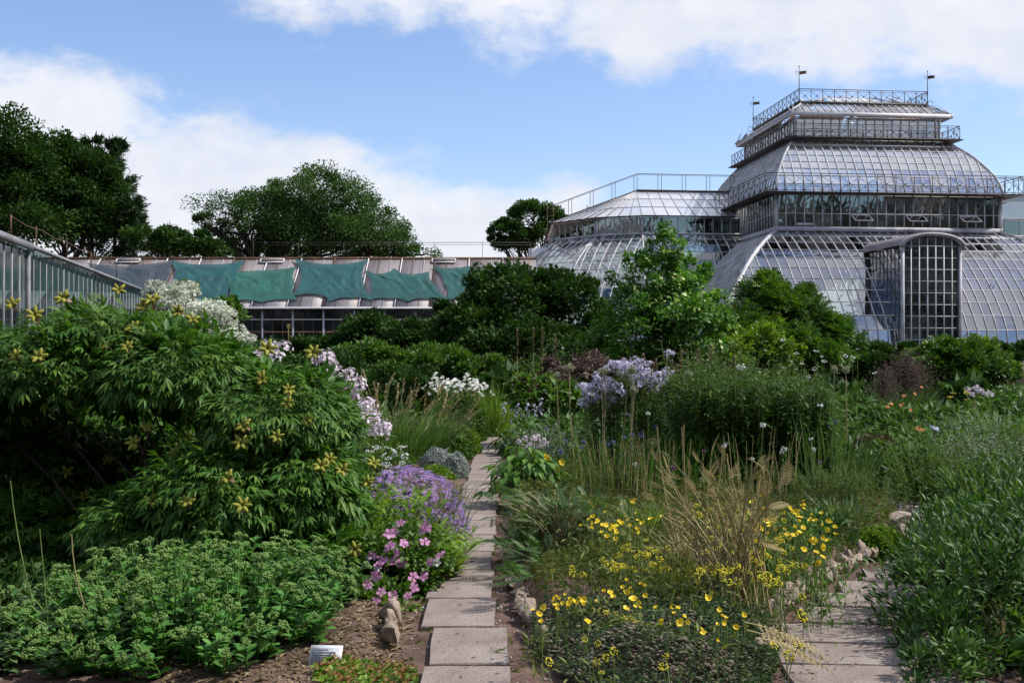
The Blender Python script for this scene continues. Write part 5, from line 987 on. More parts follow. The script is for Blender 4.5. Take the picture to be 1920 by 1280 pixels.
root = thing('white_umbel_plant', 'white flat umbels beside the blue grass left of the silver mounds', 'flowering plant', (-1.45, 11.6, 0)); pts = [(690 + rng.uniform(-5, 70), 838 + rng.uniform(0, 42)) for _ in range(34)]; P = np.array([at(a, b, 11.6 + rng.uniform(-.2, .2)) for a, b in pts]); mb = MB(); b = P * np.array([1, 1, 0]); tubes(mb, arcs(b, P, 4), .003, 3, .5); mb.build('stems', M['stem'], root); inst(root, 'flower_head', FL['wumbel'], P, upish(34, .3), U(.022, .04, 34))
# mounds beside the path
def mound(name, label, px, pb, wpx, hpx, mat, T=T_SPIKY, size=.05, n=1500, cat='plant', two=None, up=.4, rand=.5):
    Y = gy(pb) + wpx / F * gy(pb) * .4; r = wpx / 2 / F * Y; h = hpx / F * Y; d = norm(rnd(n * 3)); d = d[d[:, 2] > 0][:n]; x = gx(px, Y); p = np.array([x, Y, 0]) + d * np.array([r, r, h]) * U(.85, 1.03, (len(d), 1)) * (1 + .07 * np.sin(d[:, :1] * 9 + px) * np.cos(d[:, 1:2] * 8)); root = thing(name, label, cat, (x, Y, 0)); mb = MB(); leaves(mb, p, d, T, size, up=up, rand=rand); mb.build('foliage', M[mat], root)
    mb = MB(); b = np.tile((x, Y, 0.), (40, 1)) + rnd(40) * np.array([.05, .05, 0]); tubes(mb, arcs(b, p[:40], 4), .006, 3); mb.build('stems', M['bark'], root); return root, p
mound('silver_mound', 'silvery grey cushion plant, the left and larger of two by the path', 820, 890, 66, 46, 'silver', T_SPIKY, .035, 1900)
mound('silver_mound', 'silvery grey cushion plant, the right and lower of two touching the path', 855, 897, 48, 44, 'silver', T_SPIKY, .035, 1500)
mound('chartreuse_plant', 'chartreuse low leaves between silver cushions and purple asters', 815, 905, 70, 26, 'lime', L2W, .05, 800)
mound('pink_cushion', 'dark green grassy cushion behind the silver mounds', 835, 868, 92, 62, 'green', T_TUFT, .09, 1500)
mound('heath_mound', 'lime and russet heather mound at the narrow part of the path', 868, 855, 70, 50, 'lime', T_SPIKY, .06, 1400)
mound('box_ball', 'clipped light green box ball beside the path', 872, 832, 80, 82, 'green', T_ROS, .045, 2600, 'shrub')
mound('box_ball', 'smaller green rounded shrub leaning left of the clipped box ball', 838, 815, 60, 60, 'lime', T_ROS, .05, 1500, 'shrub')
root, P = grassclump('ornamental_grass', 'arching blue green grass with pale seed heads left of the box ball', gx(755, 17), 17, .55, 700, 1.2, .012, 'grass', .5, .6, bias=(.12, 0))
mb = MB(); i = rng.choice(len(P), 55, replace=False); e = P[i, 3]; top = P[i, 3] + (P[i, 3] - P[i, 1]) * .45 + np.array([.06, 0, .1]); tubes(mb, arcs(P[i, 0], top, 6), .0025, 3, .5); mb.build('stalks', M['straw'], root); inst(root, 'seed_spike', template('seed_spike', lambda m: scatter(m, leaf2(.3, .03, 0), np.stack([0 * np.arange(40), 0 * np.arange(40), np.linspace(0, 1, 40)], -1), norm(rnd(40) * .4 + (0, 0, 1)), (0, 1, 0), .16, U(0, 1, 40)), M['straw'], 2), top, norm(top - e + rnd(55) * .05), U(.16, .24, 55))
root, P = grassclump('ornamental_grass', 'cream seed headed grass drooping in front of the box ball', gx(800, 19.2), 19.2, .25, 260, .95, .008, 'straw', .6, .9, bias=(.25, -.05))
root, tip = stemclump('shasta_daisy', 'white daisies massed at the end of the straight path', 'flowering plant', gx(858, 22.5), 22.5, .52, .5, 130, 1.0, LLAN, .12, 8, 'green', lean=.1, hvar=.08); inst(root, 'flower', FL['daisy'], tip, upish(len(tip), .25, (0, -.6, .8)), U(.03, .045, len(tip)))
grassclump('lily_foliage', 'upright yellow green blades right of the white daisies', gx(925, 22.5), 22.5, .42, 420, 1.2, .022, 'lime', .22, .35, cat='plant')

# ------------------------------------------------------------------ island bed and beyond
def hosta(label, px, pb, wpx, hpx, n, ls, mat='bright', Y=None, flowers=None):
    Y = Y or gy(pb, .1) + .3; x = gx(px, Y); r = wpx / 2 / F * Y; h = hpx / F * Y; root = thing('hosta', label, 'hosta', (x, Y, float(gz(x, Y)))); T = LHOST; shared = []
    for t in (.2, .4, .6, .85): mb = MB(); mb.add(T[0], T[1], t); shared.append(mb.mesh('leaf', M[mat]))
    d = norm(rnd(n * 4)); d = d[(d[:, 2] > -.02)][:n]; P = np.array([x, Y, gz(x, Y)]) + d * np.array([r, r * .9, h]) * U(.6, .98, (len(d), 1)) + (0, 0, .04); fwd = norm(d * np.array([1, 1, .1]) + rnd(len(d)) * .15 + (0, 0, -.25)); R = frames(fwd, norm(d * .4 + np.array([0, 0, 1.]) + rnd(len(d)) * .15)); s = ls * U(.75, 1.2, len(d))
    for i in range(len(d)): o = bpy.data.objects.new('leaf', shared[rng.integers(4)]); COL.objects.link(o); o.parent = root; o.matrix_basis = Matrix.Translation(Vector(P[i] - np.array(parent_world(root)))) @ Matrix([[*(R[i, q] * s[i]), 0] for q in range(3)] + [[0, 0, 0, 1]])
    mb = MB(); b = np.tile((x, Y, float(gz(x, Y))), (len(d), 1)) + rnd(len(d)) * np.array([.05, .05, 0]); tubes(mb, arcs(b, P, 4), .005, 3, .5); mb.build('stems', M['stem'], root)
    if flowers is not None:
        for q in flowers: t = at(q[0], q[1], Y - .1); mb = MB(); k = 14; zz = np.linspace(-.0, -.22, k)[:, None] * np.array([0, 0, 1.]); scatter(mb, leaf2(.2, .04, .1), t + zz, norm(rnd(k) * np.array([1, 1, .2]) + (0, 0, -.5)), (0, 0, 1), .07, U(.1, .9, k), 0); tubes(mb, [[(x, Y, .1), (x * .5 + t[0] * .5, Y, t[2] * .6), t]], .004, 3, .5, 1); mb.build('flower_spike', [M['lilac'], M['stem']], root)
    return root
hosta('large hosta with lilac flower spikes at the far bend of the straight path', 985, 838, 118, 75, 130, .26, 'green', 18.5, [(945, 752), (962, 765), (975, 772), (990, 752), (1003, 755), (972, 755), (1015, 745)])
hosta('bright green hosta spilling over the right edge of the straight path', 985, 952, 160, 88, 290, .13, 'bright', 12.4)
shrub('peony_bush', 'dark peony bush with reddish leaf tips behind the hostas', 'shrub', [B(1010, 742, 20, 60, 34), B(1070, 748, 19.5, 40, 34)], 1500, LOV, .13, 'green', 16, .34); shrub('peony_bush', 'bronze tinted foliage above the hosta with lilac flowers', 'shrub', [B(1015, 722, 20.3, 60, 14), B(985, 730, 20, 30, 12)], 400, LOV, .11, 'redgreen', 14, .3, branches=False)
stemclump('silver_green_plant', 'pale grey green bushy plant between hosta and allium stalks', 'plant', gx(1025, 14.6), 14.6, .26, .25, 90, .72, L2N, .06, 22, 'silver', lean=.25)
root = thing('astilbe', 'pale pink flower clusters above the bright hosta', 'flowering plant', (gx(1000, 13.6), 13.6, .1)); P = np.array([at(x, y, 13.6 + rng.uniform(-.1, .1)) for x, y in [(972, 828), (985, 822), (995, 835), (1008, 818), (1018, 826), (1000, 822), (1025, 832), (990, 838), (1012, 836)]]); inst(root, 'flower_head', FL['pinkhead'], P, upish(9), U(.035, .05, 9)); mb = MB(); tubes(mb, arcs(P * np.array([1, 1, 0]), P, 4), .004, 3); mb.build('stems', M['stem'], root)
root = thing('globe_flower', 'four bright yellow globe flowers beside the hosta leaves', 'flowering plant', (gx(1040, 12.4), 12.4, .15)); P = np.array([at(*q, 12.4) for q in ((1022, 857), (1053, 867), (1043, 882), (1028, 859))]); inst(root, 'flower', FL['prim'], P, upish(4, .3, (0, -.8, .6)), .05); mb = MB(); tubes(mb, arcs(P * np.array([1, 1, 0]), P, 4), .004, 3); mb.build('stems', M['stem'], root)
phloxclump('wide clump of lavender phlox in the centre behind the allium stalks', [(1100 + rng.uniform(-8, 14), 712 + rng.uniform(0, 60)) for _ in range(9)] + [(1130, 725), (1120, 712), (1143, 712), (1150, 728), (1135, 745), (1115, 755), (1163, 735), (1180, 690), (1190, 677), (1203, 682), (1215, 682), (1195, 697), (1210, 697), (1175, 690), (1180, 712), (1195, 720), (1210, 715), (1225, 710), (1250, 695), (1258, 700), (1248, 712), (1240, 720), (1158, 690), (1155, 682), (1170, 740), (1160, 755), (1140, 762), (1100, 738)] + [(1200 + rng.normal(0, 32), 698 + rng.normal(0, 16)) for _ in range(26)] + [(1125 + rng.normal(0, 20), 735 + rng.normal(0, 18)) for _ in range(20)], 14.4, .066, 'lav')
for px, pt, ln, lab, hs, hd in ((1068, 694, 14, 'green allium seed head, tallest of the pair near the path', .05, 'allium'), (1045, 708, 16, 'shorter green allium seed head left of the tall one near the path', .045, 'allium'), (1128, 702, 2, 'allium seed head in front of the left part of the lavender phlox', .05, 'allium'), (1135, 698, -8, 'small allium seed head tucked behind its neighbour by the phlox', .04, 'allium'), (1176, 710, -22, 'large allium seed head on a slanting stalk before the phlox', .06, 'allium'), (1185, 697, -12, 'upper allium seed head in the middle of the phlox', .052, 'allium'), (1188, 735, -12, 'low allium seed head below the middle phlox', .05, 'allium'), (1222, 836, -1, 'dry spidery allium head on a straw stalk low in the meadow', .062, 'dryallium'), (1290, 705, -32, 'allium head on a stalk slanting left at the edge of the tall green clump', .045, 'allium'), (1365, 830, -30, 'round brown bud on a leaning straw stalk before the tall green clump', .028, 'dryallium'), (1390, 694, -22, 'whitish flower head on a long stalk above the tall green clump', .055, 'whead'), (1564, 695, 2, 'greenish allium head on a stiff stalk right of the tall clump', .04, 'allium'), (1586, 697, 0, 'pair-topped pale allium head on a brown stalk right of its twin', .045, 'allium')):
    stalk_thing('allium_stalk', lab, 'allium', px, pt, 0, 13.2, hd, hs, 'straw', .009, 'allium stalks in the island bed', ln)
root = thing('liatris', 'row of brown bottle shaped seed spikes above the tall green clump', 'plant', (gx(1310, 15.2), 15.2, .1)); pts = [(1205, 672), (1215, 690), (1232, 672), (1252, 668), (1263, 680), (1277, 662), (1290, 670), (1312, 663), (1305, 672), (1322, 690), (1337, 655), (1342, 652), (1332, 668), (1355, 680), (1368, 675), (1380, 678), (1388, 655), (1402, 690), (1410, 690), (1418, 695), (1398, 683), (1245, 690), (1225, 690), (1300, 700), (1270, 690), (1345, 690), (1440, 692), (1435, 700), (1190, 690), (1372, 695), (1310, 690), (1285, 690), (1425, 705), (1460, 700)]
P = np.array([at(x, y + 38, 15.2 + rng.uniform(-.3, .3)) for x, y in pts]); inst(root, 'seed_spike', FL['spike'], P, upish(len(P), .06, (0, 0, 1)), U(.24, .33, len(P))); mb = MB(); b = P * np.array([.98, 1, 0]); tubes(mb, arcs(b, P, 4), .007, 3); mb.build('stems', M['brown'], root)
stemclump('tall_perennial', 'dense clump of tall leafy green stems in the middle of the island bed', 'plant', gx(1395, 13.6), 13.7, .86, .6, 470, 1.34, LLAN, .16, 26, 'stand', lean=.05, up=.15, r=.005)
stemclump('tall_perennial', 'front rank of the tall leafy stems with bare lower stalks', 'plant', gx(1410, 12.7), 12.7, .84, .42, 500, 1.2, LLAN, .15, 28, 'stand', lean=.04, up=.05, leaf_t=(.05, .98))
stemclump('tall_perennial', 'fine leaved tall green clump right of the leafy stems', 'plant', gx(1505, 13.9), 14.0, .42, .5, 200, 1.08, L2N, .1, 24, 'green', lean=.07, up=.5)
stemclump('tall_perennial', 'leafy green clump under the lavender phlox', 'plant', gx(1270, 14.3), 14.4, .4, .5, 170, 1.1, LLAN, .14, 22, 'green', lean=.08, up=.3)
grassclump('iris_foliage', 'upright sword leaves right of the tall green clump', gx(1540, 12.7), 12.7, .48, 330, .95, .022, 'bluegreen', .2, .25, cat='plant')
grassclump('meadow_grass', 'thin upright green stems in front of the tall clump', gx(1200, 12.2), 12.2, .75, 330, .85, .008, 'grass', .22, .3, cat='grass clump', ry=.5); grassclump('meadow_grass', 'thin yellowish stems in front of the leafy clump on the right', gx(1440, 11.8), 11.8, .5, 60, .8, .008, 'grass', .22, .3, cat='grass clump', ry=.5)
def sprinkle(name, label, cat, key, pts, Y, hs, mat='stem', ax=(0, -.4, 1), r=.003, part='flower_head'):
    P = np.array([at(a, b, Y + rng.uniform(-.25, .25)) for a, b in pts]); c = P.mean(0); root = thing(name, label, cat, (c[0], c[1], float(gz(c[0], c[1])))); n = len(P); b = P + rng.normal(0, .05, (n, 3)); b[:, 2] = gz(b[:, 0], b[:, 1]); mb = MB(); tubes(mb, arcs(b, P, 5), r, 3, U(.2, .8, n)); mb.build('stems', M[mat], root); inst(root, part, FL[key], P, upish(n, .3, ax), hs * U(.75, 1.2, n)); return root
sprinkle('wild_phlox', 'loose white flowers dotted through the tall green clump', 'flowering plant', 'whead', [(1362, 832), (1430, 797), (1465, 848), (1410, 860), (1520, 822), (1525, 842), (1315, 897), (1340, 905), (1215, 775), (1470, 842), (1400, 790), (1190, 870), (1260, 905), (1538, 760), (1357, 836)], 12.1, .03)
sprinkle('blue_thistle', 'small blue thistle heads scattered below the lavender phlox', 'flowering plant', 'thistle', [(1180, 778), (1170, 820), (1185, 815), (1140, 832), (1150, 828), (1095, 828), (1060, 825), (1185, 835), (1200, 812), (1230, 800), (1025, 803), (1168, 855), (1205, 818), (1090, 838), (1052, 846), (1290, 890), (1360, 850), (1565, 790), (1553, 797)], 12.6, .03)
sprinkle('drumstick_allium', 'tiny dark purple drumstick heads low in the meadow stems', 'allium', 'dark', [(1262, 876), (1340, 886), (1160, 932), (1477, 928), (1538, 865), (1232, 950), (1320, 845)], 11.4, .026)
sprinkle('wild_carrot', 'small white umbels in the grass left of the brown smoke grass', 'flowering plant', 'wumbel', [(1468, 638), (1493, 663), (1503, 682), (1470, 690), (1492, 693), (1527, 692), (1541, 669), (1545, 678), (1530, 659), (1482, 677), (1608, 655), (1585, 668), (1598, 670), (1515, 707), (1640, 700)], 17, .032)
sprinkle('orange_lily', 'two orange lily blooms in the grass left of the brown smoke grass', 'flowering plant', 'orange', [(1526, 741), (1549, 738)], 18, .05, ax=(0, -.8, .5), part='flower'); sprinkle('orange_lily', 'peach orange lily blooms and buds in front of the brown smoke grass', 'flowering plant', 'orange', [(1695, 742), (1715, 738), (1688, 760), (1671, 757), (1693, 757), (1707, 768), (1712, 785), (1664, 762), (1728, 726)], 19, .035, ax=(0, -.6, .8), part='flower'); sprinkle('orange_lily', 'open orange lily nearest the blue plant labels', 'flowering plant', 'orange', [(1722, 803), (1730, 806)], 16, .045, ax=(0, -.9, .4), part='flower')
sprinkle('red_dahlia', 'dark red flowers in the far right bed', 'flowering plant', 'red', [(1770, 835), (1780, 828), (1760, 842), (1790, 838), (1765, 825), (1782, 845)], 16, .05, ax=(0, -.7, .6), part='flower'); sprinkle('yellow_daisy', 'few yellow flowers below the round shrub on the right', 'flowering plant', 'yumbel', [(1812, 738), (1812, 750), (1825, 755), (1788, 738), (1780, 745)], 22, .05)
phloxclump('pale lilac phlox beyond the yellow flowers at the far right', [(1815, 732), (1830, 728), (1845, 738), (1838, 733), (1822, 740), (1855, 740)], 23, .08, 'pinkhead', name='phlox')
def plume(name, label, px, ytop, wpx, Y, mat, stemmat='green', n=1500, frac=.55):
    x = gx(px, Y); r = wpx / 2 / F * Y; H = gzp(ytop, Y); root, P = grassclump(name, label, x, Y, r * .7, 500, H * .85, .014, stemmat, .35, .5); k = n; a = U(0, 6.28, k); q = np.abs(rng.normal(0, .5, k)); z = H * np.clip(rng.normal((frac + 1) / 2, (1 - frac) / 3.2, k), frac * .7, 1.1) * (1 - .12 * q ** 2); p = np.stack([x + r * q * np.cos(a), Y + r * q * np.sin(a), z], -1); mb = MB(); scatter(mb, T_TUFT, p, norm(rnd(k) * .4 + (0, 0, 1)), (1, 0, 0), U(.02, .055, k), U(0, 1, k)); mb.build('plumes', M[mat], root)
plume('smoke_grass', 'brownish purple haze of fine grass heads in front of the porch', 1700, 672, 110, 25, 'plum', 'grass', 4200, .5); plume('smoke_grass', 'lower brown hazy grass left of the taller haze', 1655, 695, 70, 24, 'plum', 'grass', 1500, .5)
plume('golden_plume', 'rusty golden plume flowers left of centre before the dark bushes', 925, 648, 48, 30, 'rust', 'green', 900, .55); plume('golden_plume', 'second smaller golden plume cluster right of the first', 965, 652, 50, 30, 'rust', 'green', 800, .55)
stemclump('tall_perennial', 'upright green stems with pale spikes beside the golden plumes', 'plant', gx(1020, 28), 28, 1.2, .6, 150, 1.5, LLAN, .2, 14, 'green', lean=.05)
for i, (px, pt) in enumerate(((970, 664), (1000, 660), (1017, 660), (1042, 672))): stalk_thing('pale_spike', ('leftmost', 'second', 'tallest', 'rightmost')[i] + ' pale flower spike among the green stems by the golden plumes', 'flower spike', px, pt, 0, 26, 'spike', .36, 'straw', .014, 'pale spikes by the golden plumes', 2)
shrub('purple_bush', 'brownish dark bush behind the lavender phlox', 'shrub', [B(1085, 690, 24, 60, 26), B(1140, 700, 24, 40, 24)], 1800, L2W, .1, 'plum', 20, .3)
mound('grass_hump', 'dark green hump of short grass right of the tall green clump', 1640, 822, 120, 52, 'grass', T_TUFT, .16, 1600); mound('bronze_plant', 'dark bronze low bush in the right bed', 1640, 890, 110, 66, 'redgreen', L2W, .07, 1500); mound('dark_plant', 'dark green leafy plant below the bronze bush', 1690, 905, 90, 50, 'green', L2W, .08, 900)
grassclump('daylily_foliage', 'arching bright grass leaves at the far right edge', gx(1875, 20), 20, .7, 700, 1.0, .025, 'grass', .6, .9, cat='plant'); grassclump('daylily_foliage', 'paler arching leaves left of the far right grass', gx(1800, 19), 19, .6, 500, .85, .022, 'grass', .5, .8, cat='plant')
hosta('white edged hosta leaves in the right bed between the blue labels', 1765, 905, 90, 44, 46, .16, 'variegated_and_lit', 14.8); hosta('few cream edged leaves left of the blue plant labels', 1680, 915, 60, 36, 22, .13, 'variegated_and_lit', 14.2)
for px, py, lab, a in ((1752, 803, 'highest blue grey plant label on a stake in the right bed', .1), (1773, 893, 'lower left blue grey plant label of the right bed', -.2), (1812, 873, 'lower right blue grey plant label of the right bed', .15)):
    Y = 14.2; c = at(px, py, Y); root = thing('plant_label', lab, 'plant label', (c[0], c[1], 0), 'small blue plant labels'); mb = MB(); yv = norm(np.array([.1, .8, .6])); xv = norm(np.array([1, .1, -.3 + a])); zv = norm(np.cross(xv, yv)); xv = np.cross(yv, zv); box(mb, c, (.11, .08, .006), ax=(xv, yv, zv)); pl = mb.build('name_plate', M['blue_plate'], root); mb = MB()
    for j in range(4): box(mb, c + zv * .0035 + yv * (.022 - j * .014), (.08 - .012 * (j % 2), .005, .001), ax=(xv, yv, zv))
    mb.build('inscription', M['white_plate'], pl); mb = MB(); beam(mb, (c[0], c[1], 0), c - zv * .004, .014, .014, up=(0, 1, 0)); mb.build('stake', M['iron'], root)
# evening primrose and yellow umbels of the island bed
def yellow_plant(name, label, pts, key, h, hs, part, fol=True, mat='herb', T=LLAN, n=700, ls=.06, ax=(0, -.7, .8)):
    pts = pts + [(a + rng.normal(0, 14), b + rng.normal(0, 9)) for a, b in (pts + pts[::2] if part == 'flower' else pts[::2])]; P = np.array([over(a, b, h * rng.uniform(.75, 1.15)) for a, b in pts]); c = P.mean(0); root = thing(name, label, 'flowering plant', (c[0], c[1], float(gz(c[0], c[1])))); m = len(P); b = P + rng.normal(0, .04, (m, 3)); b[:, 2] = gz(b[:, 0], b[:, 1]); mb = MB(); tubes(mb, arcs(b, P, 4), .0025, 3, U(.2, .8, m)); mb.build('stems', M['stem'], root)
    if fol: i = rng.integers(0, m, n); q = P[i] + rng.normal(0, 1, (n, 3)) * np.array([.1, .1, .0]); q[:, 2] = gz(q[:, 0], q[:, 1]) + U(.02, 1, n) * (h * .85); mb = MB(); leaves(mb, q, norm(rnd(n) * .7 + (0, 0, .4)), T, ls); mb.build('foliage', M[mat], root)
    inst(root, part, FL[key], P, upish(m, .35, ax), hs * U(.7, 1.25, m)); return root
def cloud(x0, x1, y0, y1, n): return [(rng.uniform(x0, x1), rng.uniform(y0, y1)) for _ in range(n)]
yellow_plant('evening_primrose', 'yellow cup flowers in the middle left of the island bed', [(1118, 945), (1122, 955), (1135, 950), (1115, 968), (1120, 975), (1138, 985), (1145, 990), (1150, 988), (1130, 985), (1160, 978), (1172, 968), (1178, 975), (1105, 955), (1127, 997), (1157, 997), (1195, 975), (1205, 980), (1185, 942), (1165, 945), (1108, 990), (1155, 1002), (1240, 968)], 'prim', .3, .023, 'flower', n=600)
yellow_plant('evening_primrose', 'yellow cup flowers at the right of the island bed beside the stone edge', [(1480, 952), (1506, 947), (1487, 962), (1500, 970), (1522, 965), (1530, 975), (1552, 975), (1490, 988), (1492, 1000), (1470, 992), (1518, 975), (1542, 1007), (1530, 1015), (1543, 1024), (1530, 1035), (1552, 992), (1505, 990), (1420, 985), (1425, 1015), (1505, 1030), (1440, 970), (1557, 980), (1495, 965), (1425, 990), (1410, 940), (1525, 1015)], 'prim', .3, .024, 'flower', n=900, mat='green')
yellow_plant('evening_primrose', 'group of yellow cups near the left edge of the island bed', [(1040, 1125), (1048, 1120), (1056, 1130), (1072, 1128), (1068, 1122), (1085, 1120), (1093, 1132), (1020, 1137), (1010, 1150), (1100, 1163), (1095, 1122)], 'prim', .16, .021, 'flower', n=240)
yellow_plant('evening_primrose', 'few large yellow cups in the front centre of the island bed', [(1167, 1100), (1172, 1108), (1187, 1110), (1202, 1095), (1143, 1110), (1190, 1135), (1200, 1140), (1241, 1163), (1282, 1155), (1290, 1165), (1318, 1185), (1352, 1155), (1355, 1165), (1380, 1175), (1328, 1122), (1263, 1137)], 'prim', .17, .021, 'flower', n=260)
yellow_plant('yellow_stonecrop', 'many flat yellow flower heads around the dry golden fern', cloud(1290, 1470, 945, 1100, 105), 'yumbel', .26, .021, 'flower_head', n=700, ls=.045)
yellow_plant('yellow_stonecrop', 'flat yellow flower heads in the middle of the island bed', cloud(1150, 1250, 1020, 1070, 26) + [(1130, 1048), (1092, 1078), (1073, 1076), (1035, 1070), (1178, 1022), (1210, 1012)], 'yumbel', .2, .02, 'flower_head', n=450, ls=.045)
yellow_plant('yellow_stonecrop', 'low flat yellow heads at the front of the island bed', [(1160, 1155), (1168, 1160), (1178, 1160), (1185, 1165), (1193, 1170), (1155, 1150), (1120, 1205), (1120, 1240), (1248, 1230), (1127, 1260), (1150, 1220), (1028, 1240)], 'yumbel', .12, .018, 'flower_head', n=200, ls=.04)
yellow_plant('yellow_stonecrop', 'flat yellow heads hanging over the stones towards the curving path', [(1500, 1148), (1503, 1117), (1508, 1060), (1490, 1058), (1478, 1062), (1495, 1210), (1470, 1225), (1450, 1210)], 'yumbel', .12, .022, 'flower_head', n=120, ls=.04)
sprinkle('bellflower', 'single violet bellflower among the yellow cups by the stones', 'flowering plant', 'aster', [(1508, 1017), (1510, 1020)], 9.4, .035, part='flower')
shrub('spurge', 'yellow green leafy mounds between the yellow flowers of the island bed', 'plant', [B(1190, 1045, 9.0, 105, 34, d=.45), B(1330, 1060, 8.5, 110, 36, d=.45), B(1450, 1035, 9.3, 95, 34, d=.4), B(1110, 1085, 8.4, 85, 26, d=.4), B(1240, 1090, 7.9, 110, 26, d=.4), B(1400, 1100, 7.9, 70, 26, d=.3)], 7000, L2N, .055, 'herb', 30, .3, branches=False, up=.7)
shrub('spurge', 'darker green leafy mound under the yellow cups by the right stones', 'plant', [B(1530, 1010, 9.7, 70, 40, d=.35), B(1480, 1040, 9.2, 60, 34, d=.3)], 2600, LLAN, .06, 'peony_dark', 24, .3, branches=False, up=.4)
for x, y, r_, n_, h_, mt, lab in ((1010, 9.3, .16, 150, .5, 'grass', 'pale green grass tuft at the left of the island bed behind the fern'), (1290, 8.2, .12, 110, .42, 'straw', 'short straw tuft left of the dry golden fern'), (1445, 7.7, .12, 110, .4, 'grass', 'green grass tuft right of the dry golden fern'), (1215, 9.9, .16, 140, .45, 'lime', 'yellow green grass tuft behind the flat yellow flowers')): grassclump('grass_tuft', lab, gx(x, y), y, r_, n_, h_, .006, mt, .5, .6)
# the dry golden fern and the straw stalks
def build_dry_fern():
    x0, y0 = gx(1372, 7.0), 7.0; root = thing('dry_fern', 'dry golden fern with straw stalks standing up from the front of the island bed', 'fern', (x0, y0, .15)); n = 80; a = U(0, 6.28, n); b = np.stack([x0 + rng.normal(0, .1, n), y0 + rng.normal(0, .09, n), np.full(n, .14)], -1); l = np.stack([np.cos(a) * U(.06, .42, n) - .04, np.sin(a) * U(.08, .35, n), U(.35, .85, n)], -1); A = arcs(b, b + l, 7, .04); mb = MB(); tubes(mb, A, np.linspace(.006, .0025, 7)[None], 4, U(.1, .9, n)); mb.build('stalks', M['straw'], root)
    me = []
    for t in (.2, .5, .8, .4, .7): m2 = MB(); T_ = T_FERN if t != .5 else T_FERNF; m2.add(T_[0], T_[1], t); me.append(m2.mesh('frond', M['herb' if t in (.4, .7) else 'gold']))
    for i in range(n):
        for t in (6, 5, 4)[: (2, 1, 3, 2)[i % 4]]: o = bpy.data.objects.new('frond', me[rng.integers(5)]); COL.objects.link(o); o.parent = root; d = A[i, t] - A[i, t - 1] + rnd(1)[0] * .06; R = frames(norm(d)[None], norm(rnd(1)))[0] * rng.uniform(.1, .19); o.matrix_basis = Matrix.Translation(Vector(A[i, t] - np.array(parent_world(root)))) @ Matrix([[*R[q], 0] for q in range(3)] + [[0, 0, 0, 1]])
    for x, pt, ln, k in ((1232, 800, 45, 0), (1282, 795, 20, 1), (1363, 850, 30, 2), (1355, 835, -40, 3), (1278, 800, 10, 4)): stalk_thing('straw_stalk', ('leftmost bare straw stalk rising high out of the dry fern', 'tall bare straw stalk right beside the leftmost one', 'straw stalk leaning right above the dry fern', 'thick bent straw stalk rising from the right of the dry fern', 'thin brown straw stalk close to the tall bare one')[k], 'dry stalk', x, pt, 0, 8.6 + k * .25, None, .03, 'straw', .008, 'bare straw stalks above the dry fern', ln)
    root = thing('dry_fern', 'fallen yellow fern fronds lying over the stones by the curving path', 'fern', (gx(1470, 6.9), 6.9, .12)); P = np.array([over(x, y, .1) for x, y in ((1400, 1180), (1420, 1195), (1440, 1205), (1415, 1170), (1435, 1180), (1395, 1165))]); sh = [me[0], me[2]]
    for p in P: o = bpy.data.objects.new('frond', sh[rng.integers(2)]); COL.objects.link(o); o.parent = root; R = frames(norm(np.array([[1., -.25 + rng.normal(0, .2), -.12]])), np.array([[0, -.3, 1.]]))[0] * .34; o.matrix_basis = Matrix.Translation(Vector(p - np.array(parent_world(root)))) @ Matrix([[*R[q], 0] for q in range(3)] + [[0, 0, 0, 1]])
    root = thing('fern', 'dark green fern with pale stalks at the left of the island bed', 'fern', (gx(1050, 9.2), 9.2, .15)); n = 70; x0, y0 = gx(1055, 9.1), 9.1; a = U(0, 6.28, n); b = np.stack([x0 + rng.normal(0, .05, n), y0 + rng.normal(0, .05, n), np.full(n, .13)], -1); l = np.stack([np.cos(a) * U(.1, .5, n) - .08, np.sin(a) * U(.1, .35, n), U(.15, .44, n)], -1); A = arcs(b, b + l, 6, .06); mb = MB(); tubes(mb, A, np.linspace(.006, .003, 6)[None], 4, U(.1, .9, n)); mb.build('stalks', M['straw'], root)
    mb = MB(); k = n * 3; i = np.repeat(np.arange(n), 3); t = np.tile([5, 4, 3], n); d = A[i, t] - A[i, t - 1]; scatter(mb, T_FERNF, A[i, t], norm(d * 4 + rnd(k) * .35 + (0, 0, -.1)), norm(rnd(k) * .5 + (0, 0, 1)), U(.1, .2, k), np.clip(rng.normal(.5, .2, k), 0, 1)); mb.build('fronds', M['bluegreen'], root)
    root = thing('fern', 'dark jagged leaves drooping over the left edge of the island bed', 'fern', (.0, 8.4, .1)); n = 46; b = np.stack([U(.02, .25, n), U(7.5, 9.3, n), np.full(n, .12)], -1); mb = MB(); scatter(mb, T_FERNF, b + rnd(n) * .03 + (0, 0, .08), norm(np.stack([U(-1.2, -.1, n), rng.normal(-.2, .5, n), U(-.1, .9, n)], -1)), (0, 0, 1), U(.13, .24, n), U(.1, .7, n)); mb.build('fronds', M['peony_dark'], root)
build_dry_fern()
mb = MB(); x, y = region(60000, -.1, 3.6, 5.6, 14.5, lambda x, y: in_poly(x, y, BED) & (edge_dist(x, y, BED) > .03) & (y > 7.0 + .35 * np.sin(x * 5))); n = len(x); k = rng.uniform(0, 1, n) < .42; x, y = x[k], y[k]; n = len(x); hgt = .1 + .1 * np.sin(x * 4.1 + 1) * np.cos(y * 3.3) + .006 * np.clip(y - 8, 0, 5) ** 2; p = np.stack([x, y, gz(x, y) + U(0, 1, n) * np.maximum(hgt, .04)], -1)
